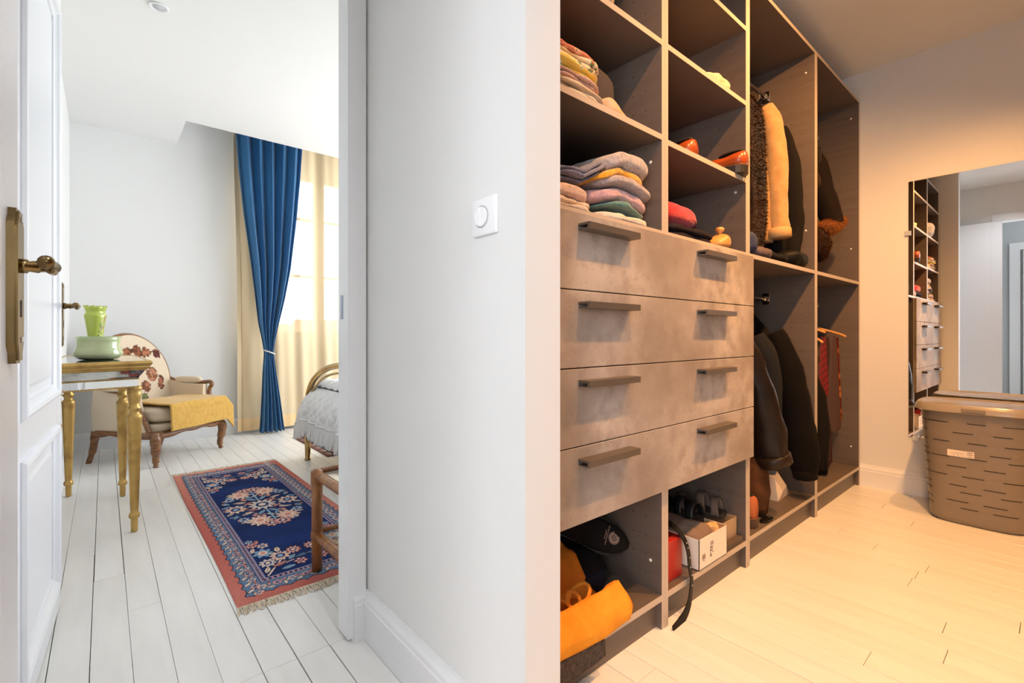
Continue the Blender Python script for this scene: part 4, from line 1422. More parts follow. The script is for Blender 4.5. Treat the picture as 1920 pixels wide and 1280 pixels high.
# things lying on the middle shelf below the coats
tag(soft('denim_roll', (2.03, 0.862, 1.2875), (2.20, 1.10, 1.415), mat('blue_denim', (66, 74, 104), 0.9, var=(52, 58, 86), vscale=70, bump=0.4, bscale=200), e=2.8, n=14, amp=0.012, freq=10, seed=21), 'rolled blue denim clothing at the left of the middle shelf', 'clothing')
tag(soft('grey_scarf', (2.13, 0.850, 1.2875), (2.305, 0.95, 1.335), mat('mauve_grey_knit', (96, 84, 88), 0.95, bump=0.5, bscale=120), e=2.4, n=14, amp=0.016, freq=20, seed=23), 'mauve grey scarf spilling in front of the blue denim roll', 'scarf')
tag(soft('black_handbag', (2.56, 0.846, 1.2875), (2.795, 1.10, 1.385), mat('black_soft_leather', (10, 9, 10), 0.55, spec=0.2, bump=0.2, bscale=60), e=2.8, n=14, amp=0.012, freq=9, seed=25), 'black soft handbag lying on the middle shelf beside the upright', 'handbag')
tag(soft('black_sweater', (2.27, 0.858, 1.2875), (2.56, 1.12, 1.345), mat('black_knit', (22, 21, 26), 0.95, bump=0.4, bscale=120), e=2.8, n=14, amp=0.012, freq=9, seed=27), 'black knit sweater flattened on the middle shelf', 'sweater')

GL = 'clothes hanging in the lower compartment'
garment('leather_jacket', 'dark brown leather jacket with banded cuff in front of the drawers end', 'jacket',
        [(0.42, 0.96, 1.26, 0.07, 0), (0.7, 0.96, 1.26, 0.07, 0), (0.9, 0.965, 1.24, 0.065, 0), (0.98, 1.0, 1.18, 0.05, 0), (1.065, 1.07, 1.10, 0.02, 0)],
        2.15, mat('brown_leather', (34, 23, 17), 0.42, spec=0.3, var=(24, 16, 12), vscale=8, bump=0.3, bscale=50), GL, 6.1, 0.016,
        sleeve=[(2.19, 1.0, 0.97, 0.055), (2.215, 0.955, 0.86, 0.07), (2.25, 0.915, 0.70, 0.075), (2.29, 0.885, 0.53, 0.076), (2.31, 0.870, 0.42, 0.074), (2.32, 0.862, 0.375, 0.07)], cuff=mat('leather_cuff', (40, 28, 21), 0.4, spec=0.3, bump=0.4, bscale=40))
garment('denim_jacket', 'dark blue denim jacket between the leather and black jackets', 'jacket',
        [(0.30, 0.95, 1.25, 0.06, 0), (0.75, 0.95, 1.25, 0.06, 0), (0.88, 0.96, 1.23, 0.055, 0), (0.95, 1.0, 1.18, 0.04, 0), (1.065, 1.07, 1.10, 0.02, 0)],
        2.42, mat('dark_denim', (27, 28, 32), 0.9, bump=0.3, bscale=150), GL, 7.7, 0.012,
        sleeve=[(2.42, 0.99, 0.94, 0.05), (2.425, 0.945, 0.84, 0.058), (2.43, 0.925, 0.68, 0.055), (2.43, 0.92, 0.5, 0.05), (2.43, 0.92, 0.35, 0.045)])
garment('black_jacket', 'black fleece jacket with long sleeve hanging beside the upright', 'jacket',
        [(0.34, 0.93, 1.27, 0.07, 0), (0.7, 0.93, 1.26, 0.07, 0), (0.9, 0.94, 1.24, 0.06, 0), (0.97, 0.99, 1.19, 0.045, 0), (1.065, 1.07, 1.10, 0.02, 0)],
        2.60, mat('black_fleece', (14, 10, 8), 0.95, bump=0.3, bscale=150), GL, 8.8, 0.014,
        sleeve=[(2.60, 0.975, 0.96, 0.055), (2.615, 0.925, 0.84, 0.068), (2.64, 0.895, 0.66, 0.072), (2.665, 0.875, 0.48, 0.074), (2.685, 0.862, 0.33, 0.07), (2.695, 0.855, 0.24, 0.052)], cuff=mat('black_rib', (12, 9, 8), 0.9, bump=0.5, bscale=90))
garment('suede_coat', 'long brown suede coat showing below the leather cuff', 'coat',
        [(0.128, 0.888, 1.22, 0.062, 0), (0.19, 0.880, 1.23, 0.066, 0), (0.20, 0.872, 1.24, 0.084, 0), (0.345, 0.888, 1.24, 0.080, 0), (0.42, 0.975, 1.25, 0.06, 0), (0.85, 0.99, 1.22, 0.05, 0), (0.95, 1.02, 1.18, 0.04, 0), (1.065, 1.07, 1.10, 0.02, 0)],
        2.300, mat('brown_suede', (92, 58, 32), 0.85, var=(62, 38, 20), vscale=12, bump=0.3, bscale=80), GL, 9.3, 0.022)
v = [(2.55, 0.93, 0.119), (2.72, 0.94, 0.119), (2.72, 1.10, 0.119), (2.55, 1.10, 0.119), (2.575, 0.955, 0.225), (2.66, 0.975, 0.24), (2.66, 1.06, 0.25), (2.58, 1.05, 0.26), (2.60, 0.925, 0.16), (2.69, 0.94, 0.17)]
pb = mesh('paper_bag', v, [(3, 2, 1, 0), (0, 1, 9, 8), (8, 9, 5, 4), (0, 8, 4), (1, 5, 9), (1, 2, 6, 5), (2, 3, 7, 6), (3, 0, 4, 7), (4, 5, 6, 7)], mat('white_paper', (214, 200, 186), 0.7))
tag(pb, 'white paper bag on the floor of the coat compartment', 'paper bag')
o = soft('shoe_shadow_oval', (2.205, 0.852, 0.1185), (2.31, 0.89, 0.129), mat('shadow_black', (18, 17, 17), 0.25), e=2.4, n=10)  # thin black slab painting a shoe's shadow on the bottom shelf
tag(o, 'flat black oval standing in for a shoe shadow on the coat compartment floor', 'shoe')

# neckties and hangers
GT = 'wooden hangers in the tie compartment'
for lab, xa, za, dz, ln in (('long wooden hanger carrying the neckties', 3.40, 0.985, 0.045, 0.20), ('wooden hanger end left of the neckties, upper one', 3.22, 0.995, 0.03, 0.165), ('wooden hanger end left of the neckties, lower one', 3.19, 0.955, 0.05, 0.16)):
    t = thing('wooden_hanger', lab, 'hanger', (xa, 1.085, za), GT)
    dx = 0.5 if ln > 0.18 else 0.1
    pts = [(xa + dx * ln * 0.9, 1.085 - ln, za - dz), (xa + dx * ln * 0.6, 1.085 - ln * 0.75, za - dz * 0.45), (xa, 1.085, za + 0.02), (xa - dx * ln * 0.6, 1.085 + ln * 0.75, za - dz * 0.45), (xa - dx * ln * 0.9, 1.085 + ln, za - dz)]
    tube('hanger_arm', catmull(pts, 6), 0.014, m_beech, t, 10, flat=0.6)
    tube('hook', [(xa, 1.085, za + 0.02), (xa, 1.085, 1.14), (xa, 1.070, 1.158), (xa, 1.083, 1.172), (xa, 1.10, 1.160)], 0.002, M_CHROME, t, 6)


def stripe_tie(name, a, b, sc, rot=0.9):
    m = mat(name, a, 0.55)
    nt = m.node_tree
    bs = nt.nodes['Principled BSDF']
    tc = nt.nodes.new('ShaderNodeTexCoord')
    mp = nt.nodes.new('ShaderNodeMapping')
    mp.inputs['Rotation'].default_value = (rot, 0.0, 0.0)
    wv = nt.nodes.new('ShaderNodeTexWave')
    wv.bands_direction = 'Z'
    wv.inputs['Scale'].default_value = sc
    rp = nt.nodes.new('ShaderNodeValToRGB')
    rp.color_ramp.interpolation = 'CONSTANT'
    rp.color_ramp.elements[0].color = lin(a)
    rp.color_ramp.elements[1].position = 0.91
    rp.color_ramp.elements[1].color = lin(b)
    nt.links.new(tc.outputs['Object'], mp.inputs['Vector'])
    nt.links.new(mp.outputs['Vector'], wv.inputs['Vector'])
    nt.links.new(wv.outputs['Fac'], rp.inputs['Fac'])
    nt.links.new(rp.outputs['Color'], bs.inputs['Base Color'])
    return m


def necktie(label, x, y, z0, z1, m, wtop=0.018, wbot=0.042, ang=0.9):
    dx, dy = math.cos(ang), -math.sin(ang)
    prof = [(z1, wtop * 0.8), (z1 - 0.05, wtop), (z0 + 0.06, wbot), (z0 + 0.045, wbot), (z0, 0.002)]
    rings = []
    for z, w in prof:
        rings.append([(x - dx * w, y - dy * w, z), (x - dx * w * .6, y - dy * w * .6 - 0.004, z), (x + dx * w * .6, y + dy * w * .6 - 0.004, z), (x + dx * w, y + dy * w, z), (x + dx * w * .6, y + dy * w * .6 + 0.004, z), (x - dx * w * .6, y - dy * w * .6 + 0.004, z)])
    v, f = loft_vf(rings)
    o = mesh('necktie', v, f, m)
    return tag(o, label, 'necktie', 'neckties on the wooden hanger')


necktie('brown necktie with thin white diagonal stripes', 3.405, 0.925, 0.345, 0.945, stripe_tie('striped_silk', (48, 21, 16), (128, 102, 88), 34))
necktie('dark red necktie with orange round motifs', 3.50, 0.935, 0.37, 0.935, print_mat('orange_motif_silk', (92, 30, 20), (196, 116, 56), (150, 76, 36), 17), ang=0.5)
necktie('plain bright red necktie', 3.285, 0.945, 0.56, 0.94, stripe_tie('red_silk', (112, 10, 12), (60, 8, 10), 12), 0.016, 0.03)
necktie('long maroon necktie hanging to the shelf behind the striped one', 3.385, 0.955, 0.125, 0.94, mat('maroon_silk', (48, 18, 16), 0.5), 0.016, 0.03)
garment('dark_trousers', 'charcoal trousers hanging left of the neckties', 'trousers',
        [(0.13, 0.905, 1.18, 0.035, 0.03), (0.4, 0.895, 1.2, 0.05, 0.03), (0.6, 0.915, 1.2, 0.05, 0.02), (0.72, 0.955, 1.2, 0.045, 0.0), (0.85, 0.985, 1.2, 0.04, 0), (0.93, 1.0, 1.17, 0.03, 0), (1.065, 1.07, 1.10, 0.015, 0)],
        3.205, mat('charcoal_cloth', (22, 18, 16), 0.9, bump=0.3, bscale=140), 'clothes hanging in the tie compartment', 12.3, 0.014)

# ================================================================== BEDROOM
def color_attr(o, fn, name='paint'):
    me = o.data
    a = me.color_attributes.new(name, 'FLOAT_COLOR', 'POINT')
    arr = np.empty(len(me.vertices) * 4, dtype=np.float32)
    for i, vt_ in enumerate(me.vertices):
        arr[i * 4:i * 4 + 4] = lin(fn(vt_.co))
    a.data.foreach_set('color', arr)


# --- curtains
m_blue = mat('blue_curtain_weave', (30, 98, 150), 0.8, var=(42, 112, 162), vscale=60, vstretch=(1, 1, 6), bump=0.3, bscale=260, sheen=0.25)
bc = thing('blue_curtain', 'deep blue curtain gathered with a white cord beside the window', 'curtain', (1.23, 5.0, 0.01))
EDG = [(0.012, 1.125, 1.345), (0.3, 1.142, 1.31), (0.6, 1.155, 1.268), (0.78, 1.168, 1.246), (0.9, 1.15, 1.262), (1.06, 1.118, 1.295), (1.3, 1.092, 1.35), (1.6, 1.058, 1.405), (2.1, 0.99, 1.462), (2.5, 0.95, 1.497), (2.95, 0.915, 1.525)]


def blue_fn(u, v):
    z = 0.012 + (2.94 - 0.012) * v
    a, b = interp(EDG, z)
    w = b - a
    amp = 0.042 * min(1, w / 0.45) + 0.012
    ph = 2 * math.pi * 5.5 * u
    y = 5.0 + amp * math.sin(ph) + 0.012 * math.sin(ph * 0.5 + z * 1.3)
    x = a + w * (u + 0.02 * math.sin(ph * 2) * min(1, w / .5))
    if z < 0.05:
        z += 0.012 * (0.5 + 0.5 * math.sin(ph + 1))
    return (x, y, z)


grid('drape', blue_fn, 130, 90, m_blue, bc, 0.003)
tie = [(1.207 + 0.049 * math.cos(a), 5.0 + 0.064 * math.sin(a), 0.785 - 0.02 * math.cos(a)) for a in [2 * math.pi * k / 28 for k in range(29)]]
tube('tie_cord', tie, 0.006, mat('white_cord', (236, 234, 228), 0.8), bc, 8)
m_sheer = sheer_mat('cream_voile', (236, 214, 176), 0.08)
m_hem = sheer_mat('cream_voile_double', (246, 212, 160), 0.01)
sh = thing('sheer_curtain', 'cream sheer voile curtain across the window', 'curtain', (2.2, 5.12, 0.03))


def sheer_fn(z0, z1):
    def fn(u, v):
        x = 0.935 + 2.70 * u
        z = z0 + (z1 - z0) * v
        ph = x * 27
        y = 5.125 + 0.015 * math.sin(ph) + 0.012 * math.sin(ph * 0.43 + 1) + 0.008 * math.sin(ph * 1.9 + z)
        return (x + 0.006 * math.sin(z * 2 + x * 5) + 0.035 * (1 - min(1, z / 2.6)) * (1 if u < 0.02 else 0), y, z)
    return fn


grid('voile', sheer_fn(0.03, 2.95), 300, 16, m_sheer, sh)
grid('hem', (lambda fn: (lambda u, v: (lambda p: (p[0], p[1] - 0.002, p[2]))(fn(u, v))))(sheer_fn(0.03, 0.15)), 300, 3, m_hem, sh)

# --- rug: pattern drawn knot by knot
RX0, RX1, RY0, RY1 = 0.350, 0.990, 1.865, 3.885


def rug_pattern(nx, ny, W, L):
    X, Y = np.meshgrid(np.linspace(0, W, nx), np.linspace(0, L, ny))
    img = np.zeros((ny, nx, 3), np.float32)
    rs = np.random.RandomState(4)
    C = lambda c: np.array(lin(c)[:3], np.float32)
    rose, rose2 = C((206, 134, 118)), C((178, 88, 80))
    navy, navy2 = C((18, 40, 92)), C((10, 20, 48))
    blue, lblue, cream, pink, teal, lilac = C((92, 118, 148)), C((134, 164, 190)), C((222, 196, 176)), C((206, 132, 118)), C((70, 104, 128)), C((150, 138, 160))

    def put(mask, col):
        img[mask] = col
    ex = np.minimum(X, W - X)
    ey = np.minimum(Y, L - Y)
    e = np.minimum(ex, ey * 0.8)
    along = np.where(ex < ey * 0.8, Y, X)
    fade = (0.5 + 0.5 * np.sin(X * 5 + Y * 2.2))[..., None]
    img[:] = rose * (1 - fade * 0.8) + rose2 * fade * 0.8
    # main border with scalloped outer edge
    sc = 0.032 + 0.012 * np.abs(np.sin(along * math.pi / 0.062))
    B = (e > sc)
    put(B, blue)
    put(B & (e < sc + 0.004), navy2)

    def flower(cx, cy, r, n, cols, rot=0.0, sy=1.0):
        dx, dy = X - cx, (Y - cy) / sy
        d = np.hypot(dx, dy)
        th = np.arctan2(dy, dx)
        rr = r * (0.82 + 0.18 * np.cos(n * (th + rot)))
        put(d < rr * 1.08, navy2)
        put(d < rr, cols[0])
        put((d < rr * 0.72) & (np.cos(n * 2 * (th + rot)) > -0.5), cols[1])
        put(d < r * 0.46, cols[2])
        put(d < r * 0.26, cols[3 % len(cols)])

    def leaf(cx, cy, a, b, rot, col, edge=None):
        c, s = math.cos(rot), math.sin(rot)
        u = (X - cx) * c + (Y - cy) * s
        v = -(X - cx) * s + (Y - cy) * c
        q = np.abs(u / a) ** 1.6 + np.abs(v / b) ** 1.6
        if edge is not None:
            put(q < 1.5, edge)
        put(q < 1, col)
        put((np.abs(v) < b * 0.13) & (np.abs(u) < a * 0.8), navy2)

    def line(p, q, w, col):
        p, q = np.array(p), np.array(q)
        d = q - p
        t = np.clip(((X - p[0]) * d[0] + (Y - p[1]) * d[1]) / (d @ d), 0, 1)
        put(np.hypot(X - p[0] - t * d[0], Y - p[1] - t * d[1]) < w, col)
    # border motifs
    cols = [(cream, pink, navy, lblue), (lblue, cream, pink, navy), (pink, cream, blue, navy), (cream, lblue, navy, pink)]
    k = 0
    for s in np.arange(0.06, L - 0.04, 0.058):
        for cx in (0.071, W - 0.071):
            flower(cx + 0.008 * (-1) ** k, s, 0.018 + 0.006 * (k % 2), 5 + k % 3, cols[k % 4], k)
            leaf(cx - 0.010, s + 0.028, 0.016, 0.006, 0.8 + (k % 2) * 1.4, cream, navy2)
            leaf(cx + 0.015, s + 0.030, 0.013, 0.005, -0.8 + (k % 3), pink, navy2)
            leaf(cx + 0.001, s + 0.014, 0.010, 0.004, 0.3 * k, lblue, navy2)
            k += 1
    for s in np.arange(0.10, W - 0.07, 0.052):
        for cy in (0.088, L - 0.088):
            flower(s, cy + 0.008 * (-1) ** k, 0.018 + 0.005 * (k % 2), 5 + k % 3, cols[k % 4], k)
            leaf(s + 0.026, cy - 0.012, 0.015, 0.006, 0.7 + k, cream, navy2)
            leaf(s + 0.024, cy + 0.016, 0.013, 0.005, -0.5 + k, pink, navy2)
            k += 1
    # guard stripe
    G = (e > 0.102) & (e < 0.127)
    put(G, lilac)
    put((e > 0.102) & (e < 0.105), navy2)
    put((e > 0.109) & (e < 0.121), C((120, 116, 140)))
    put((e > 0.109) & (e < 0.121) & (np.sin(along * 2 * math.pi / 0.019) > 0.1), navy2)
    put((e > 0.112) & (e < 0.118) & (np.sin(along * 2 * math.pi / 0.019 + 2.6) > 0.65), pink)
    F = e >= 0.127
    n1 = (0.5 + 0.5 * np.sin(Y * 9 + X * 3) * np.sin(Y * 23))[..., None]
    fld = navy * (0.75 + 0.5 * n1)
    img[F] = fld[F]
    cx, cy = W / 2, L * 0.52
    # corner sprays
    for sx in (-1, 1):
        for sy in (-1, 1):
            qx, qy = (0.127 if sx < 0 else W - 0.127), (0.160 if sy < 0 else L - 0.160)
            P = lambda a, b: (qx - sx * a, qy - sy * b)
            line(P(0.012, 0.012), P(0.10, 0.14), 0.0035, cream)
            line(P(0.05, 0.07), P(0.13, 0.09), 0.003, cream)
            line(P(0.10, 0.14), P(0.05, 0.24), 0.003, cream)
            for a, b, r, n, cc in ((0.095, 0.165, 0.042, 9, (cream, pink, navy, lblue)), (0.042, 0.235, 0.040, 7, (lblue, blue, cream, pink)), (0.155, 0.190, 0.032, 9, (pink, cream, navy, cream)),
                                   (0.150, 0.062, 0.026, 6, (pink, cream, navy, pink)), (0.036, 0.125, 0.034, 9, (cream, lblue, navy, cream)), (0.022, 0.345, 0.026, 7, (pink, cream, navy, pink)), (0.060, 0.315, 0.024, 6, (cream, pink, navy, lblue)), (0.020, 0.395, 0.018, 6, (lblue, cream, navy, lblue))):
                flower(*P(a, b), r, n, cc, a * 30, 1.2)
            for a, b, ln, rt, cc in ((0.02, 0.06, 0.026, 1.2, cream), (0.075, 0.085, 0.030, 0.4, pink), (0.17, 0.115, 0.028, 0.2, blue), (0.10, 0.235, 0.028, 1.5, cream), (0.012, 0.285, 0.024, 1.3, cream), (0.095, 0.035, 0.028, 0.1, lblue), (0.045, 0.37, 0.022, 1.4, pink), (0.13, 0.12, 0.026, 0.9, lblue)):
                p = P(a, b)
                leaf(p[0], p[1], ln, ln * 0.38, rt * sx * sy, cc, navy2)
    # central medallion
    mw, ml = 0.168, 0.365
    for k in range(34):
        a = 2 * math.pi * k / 34
        leaf(cx + mw * math.cos(a), cy + ml * math.sin(a) * 0.92, 0.026, 0.010, a + 0.6 * (-1) ** k, (cream, lblue, pink)[k % 3], navy2)
    for k in range(18):
        a = 2 * math.pi * (k + 0.5) / 18
        leaf(cx + mw * 0.55 * math.cos(a), cy + ml * 0.5 * math.sin(a), 0.024, 0.009, a - 0.7 * (-1) ** k, (pink, cream, lblue)[k % 3], navy2)
    for sx in (-1, 1):
        line((cx, cy - 0.29), (cx, cy + 0.29), 0.005, lblue)
        for sy in (-1, 1):
            flower(cx + sx * 0.066, cy + sy * 0.245, 0.060, 11, (cream, pink, cream, pink), 0.3, 1.3)
            flower(cx + sx * 0.024, cy + sy * 0.315, 0.042, 8, (pink, cream, navy, cream), 0.1, 1.15)
            flower(cx + sx * 0.128, cy + sy * 0.185, 0.028, 7, (lblue, cream, blue, navy), 0.6, 1.2)
            flower(cx + sx * 0.060, cy + sy * 0.150, 0.022, 6, (pink, cream, navy, pink), 0.2, 1.2)
            leaf(cx + sx * 0.030, cy + sy * 0.125, 0.036, 0.011, sx * sy * 1.0, lblue, navy2)
            leaf(cx + sx * 0.092, cy + sy * 0.105, 0.032, 0.010, sx * sy * 0.3, cream, navy2)
            leaf(cx + sx * 0.060, cy + sy * 0.060, 0.030, 0.010, -sx * sy * 0.7, pink, navy2)
            leaf(cx + sx * 0.152, cy + sy * 0.125, 0.026, 0.009, sx * sy * 1.2, lblue, navy2)
        flower(cx + sx * 0.130, cy, 0.050, 9, (cream, pink, navy, lblue), 0.2, 1.3)
    flower(cx, cy, 0.070, 12, (cream, lblue, navy, cream), 0, 1.25)
    img *= (1 + 0.10 * rs.randn(ny, nx, 1)).clip(0.7, 1.3)
    return img


def make_rug(name, label, x0, x1, y0, y1, step, fringe=True, parent_name=None, img=None):
    W, L = x1 - x0, y1 - y0
    nx, ny = int(W / step) + 1, int(L / step) + 1
    if img is None:
        img = rug_pattern(nx, ny, W, L)
    elif callable(img):
        img = img(nx, ny)
    t = thing(name, label, 'rug', ((x0 + x1) / 2, (y0 + y1) / 2, 0))
    xs, ys = np.linspace(x0, x1, nx), np.linspace(y0, y1, ny)
    X, Y = np.meshgrid(xs, ys)
    rs = np.random.RandomState(1)
    edge = np.minimum(np.minimum(X - x0, x1 - X), np.minimum(Y - y0, y1 - Y))
    wav = 0.0035 * np.sin(Y * 3.1 + 0.7) * np.exp(-((X - x0) / 0.2) ** 2)
    Z = 0.0065 * np.clip(edge / 0.006, 0.25, 1) + rs.uniform(0, 0.0008, X.shape)
    co = np.stack([X + wav, Y, Z], -1).reshape(-1, 3)
    idx = np.arange(nx * ny).reshape(ny, nx)
    q = np.stack([idx[:-1, :-1], idx[:-1, 1:], idx[1:, 1:], idx[1:, :-1]], -1).reshape(-1, 4)
    me = bpy.data.meshes.new('pile')
    me.vertices.add(len(co))
    me.vertices.foreach_set('co', co.astype(np.float32).ravel())
    me.loops.add(q.size)
    me.loops.foreach_set('vertex_index', q.ravel().astype(np.int32))
    me.polygons.add(len(q))
    me.polygons.foreach_set('loop_start', (np.arange(len(q)) * 4).astype(np.int32))
    me.update(calc_edges=True)
    a = me.color_attributes.new('knots', 'FLOAT_COLOR', 'POINT')
    rgba = np.ones((ny * nx, 4), np.float32)
    rgba[:, :3] = img.reshape(-1, 3)
    a.data.foreach_set('color', rgba.ravel())
    me.materials.append(mat('wool_pile', (40, 40, 60), 0.95, attr='knots', spec=0.2))
    link(bpy.data.objects.new('pile', me), t)
    box('backing', (x0 + 0.004, y0 + 0.004, 0.0004), (x1 - 0.004, y1 - 0.004, 0.0016), mat('rug_backing', (120, 84, 74), 0.9), t)
    if fringe:
        rg_ = random.Random(9)
        m_fr = mat('cotton_fringe', (226, 208, 182), 0.95)
        for yy, s in ((y0, -1), (y1, 1)):
            parts = []
            for k in range(int(W / 0.0022)):
                x = x0 + W * k / int(W / 0.0022)
                ln = rg_.uniform(0.034, 0.058)
                dx = rg_.uniform(-0.012, 0.016)
                parts.append(tube_vf([(x, yy - s * 0.003, 0.004), (x + dx * 0.4, yy + s * ln * 0.5, rg_.uniform(0.003, 0.010)), (x + dx, yy + s * ln, 0.002)], 0.0014, 3, cap=False))
            v, f = join_vf(parts)
            o = mesh('fringe', v, f, m_fr, t)
            o['kind'] = 'stuff'
    return t


make_rug('persian_rug', 'navy and rose floral runner rug with cream fringe on the white floorboards', RX0, RX1, RY0, RY1, 0.0032)


def rug2_img(nx, ny):
    rs = np.random.RandomState(7)
    X, Y = np.meshgrid(np.linspace(0, 1, nx), np.linspace(0, 1, ny))
    C = lambda c: np.array(lin(c)[:3], np.float32)
    im = np.zeros((ny, nx, 3), np.float32)
    im[:] = C((150, 110, 96))
    im[(np.sin(X * 40) * np.sin(Y * 46) > 0.2)] = C((84, 66, 70))
    im[(np.sin(X * 40 + 1.6) * np.sin(Y * 46 + 1.2) > 0.5)] = C((196, 176, 160))
    e = np.minimum(np.minimum(X, 1 - X) * 0.7, np.minimum(Y, 1 - Y) * 0.95)
    im[(e > 0.05) & (e < 0.09)] = C((70, 60, 68))
    im[e < 0.02] = C((120, 80, 72))
    return im


make_rug('small_rug', 'small muted red rug partly under the bed', 1.32, 2.0, 3.735, 4.66, 0.008, False, img=rug2_img)

# --- gilt console table
gt = thing('gilt_table', 'gilded side table with mirrored top and apron and turned legs', 'table', (0.0, 3.3, 0))
TP = [(0.176, 2.872), (0.150, 3.740), (-0.185, 3.900), (-0.188, 2.782)]


def inset(poly, d):
    n = len(poly)
    out = []
    for i in range(n):
        p, a, b = Vector(poly[i]), Vector(poly[i - 1]), Vector(poly[(i + 1) % n])
        e1, e2 = (p - a).normalized(), (b - p).normalized()
        n1, n2 = Vector((-e1.y, e1.x)), Vector((-e2.y, e2.x))
        m_ = (n1 + n2)
        m_ = m_ / max(0.3, m_.dot(n1))
        out.append(tuple(p + m_ * d))
    return out


def cornice(name, layers, m):
    rings = []
    for ins, z in layers:
        rings.append([(x, y, z) for x, y in inset(TP, ins)])
    v, f = loft_vf(rings)
    return mesh(name, v, f, m, gt)


cornice('top_moulding', [(0.022, 0.782), (0.016, 0.786), (0.012, 0.792), (0.006, 0.797), (0.006, 0.803), (0.0, 0.808), (-0.004, 0.816), (0.0, 0.825), (0.006, 0.828), (0.014, 0.828), (0.018, 0.8245)], M_GILT)
prism('mirror_top', inset(TP, 0.017), 0.8235, 0.8260, M_OLDMIRROR, gt)
cornice('mirror_cove', [(0.048, 0.744), (0.044, 0.752), (0.034, 0.766), (0.024, 0.782)], M_OLDMIRROR)
cornice('gilt_fillet', [(0.048, 0.738), (0.043, 0.741), (0.048, 0.744)], M_GILT)
cornice('mirror_apron', [(0.050, 0.704), (0.050, 0.738)], M_MIRROR)
for i in range(4):
    a, b = inset(TP, 0.048)[i], inset(TP, 0.048)[(i + 1) % 4]
    L_ = math.dist(a, b)
    n_ = int(L_ / 0.009)
    parts = []
    for k in range(n_):
        p = (a[0] + (b[0] - a[0]) * k / n_, a[1] + (b[1] - a[1]) * k / n_, 0.702)
        parts.append(lathe_vf([(0.0, -0.005), (0.0045, -0.002), (0.0045, 0.002), (0.0, 0.005)], p, 6))
    v, f = join_vf(parts)
    mesh('beading', v, f, M_GILT, gt, True)
LEG = [(0.010, 0.0), (0.013, 0.004), (0.0145, 0.05), (0.013, 0.062), (0.021, 0.070), (0.023, 0.080), (0.020, 0.088), (0.0155, 0.096), (0.0165, 0.11), (0.030, 0.545), (0.0315, 0.556), (0.028, 0.564), (0.021, 0.570), (0.019, 0.582), (0.026, 0.592), (0.028, 0.600), (0.020, 0.608), (0.022, 0.625), (0.027, 0.655), (0.029, 0.672), (0.024, 0.680), (0.030, 0.688), (0.030, 0.702)]
for p in ((0.112, 2.934), (0.084, 3.62), (-0.158, 3.82), (-0.168, 2.845)):
    lathe('leg', LEG, (p[0], p[1], 0), M_GILT, gt, 16)

# --- glass bowl and vase
m_bowl = mat('pale_green_glass', (194, 214, 156), 0.12, var=(220, 226, 176), vscale=9, coat=0.4, attr=None)
m_bowl.node_tree.nodes['Principled BSDF'].inputs['Transmission Weight'].default_value = 0.25
bw = lathe('glass_bowl', [(0.0567, 0.0), (0.0794, 0.004), (0.0964, 0.020), (0.0988, 0.032), (0.0915, 0.052), (0.0859, 0.070), (0.0867, 0.098), (0.0915, 0.116), (0.0891, 0.117), (0.0826, 0.098), (0.0818, 0.070), (0.0907, 0.036), (0.0729, 0.012), (0.0000, 0.010)], (-0.020, 3.205, 0.8265), m_bowl, None, 40)
tag(bw, 'pale green glass bowl on the mirrored table', 'bowl')
m_vase = mat('lime_green_glass', (190, 206, 84), 0.2, coat=0.4, attr='paint')
m_vase.node_tree.nodes['Principled BSDF'].inputs['Transmission Weight'].default_value = 0.15


def ruffle(r, z, a):
    if z > 0.262:
        k = (z - 0.262) / 0.02
        return r * (1 + 0.05 * k * math.cos(10 * a)), 0.005 * k * math.sin(10 * a)
    s = abs(math.cos(2 * a)) ** 2
    return r * (1 + 0.05 * s), 0


vs = lathe('glass_vase', [(0.026, 0.0), (0.027, 0.004)] + [(0.025 + 0.021 * (k / 20) ** 1.6, 0.01 + 0.220 * k / 20) for k in range(21)] + [(0.044, 0.240), (0.039, 0.249), (0.042, 0.258), (0.046, 0.270), (0.049, 0.282), (0.047, 0.282), (0.036, 0.252), (0.040, 0.23), (0.022, 0.06), (0.0, 0.05)], (-0.036, 3.485, 0.8265), m_vase, None, 72, ruffle)


def vase_paint(p):
    a = math.degrees(math.atan2(p.y - 3.485, p.x + 0.036))
    u, w = (a + 62) * 0.0009, p.z - 0.8265
    for cx, cz, r in ((0.030, 0.212, 0.008), (0.034, 0.225, 0.007), (0.026, 0.195, 0.007), (0.022, 0.160, 0.010), (0.016, 0.150, 0.008), (0.030, 0.172, 0.006)):
        if math.hypot(u - cx, w - cz) < r * (0.75 + 0.5 * noise.noise(p * 160)):
            return (176, 110, 122)
    for cx, cz, ra, rb, rot in ((0.004, 0.175, 0.004, 0.014, 0.1), (0.010, 0.135, 0.016, 0.003, -0.5), (-0.004, 0.120, 0.014, 0.003, -0.5), (0.014, 0.165, 0.002, 0.04, 0.0)):
        c, s = math.cos(rot), math.sin(rot)
        du, dw = u - cx, w - cz
        if ((du * c + dw * s) / ra) ** 2 + ((-du * s + dw * c) / rb) ** 2 < 1:
            return (84, 104, 40)
    return (190, 206, 84)


color_attr(vs, vase_paint)
tag(vs, 'lime green glass vase with ruffled rim behind the bowl', 'vase')

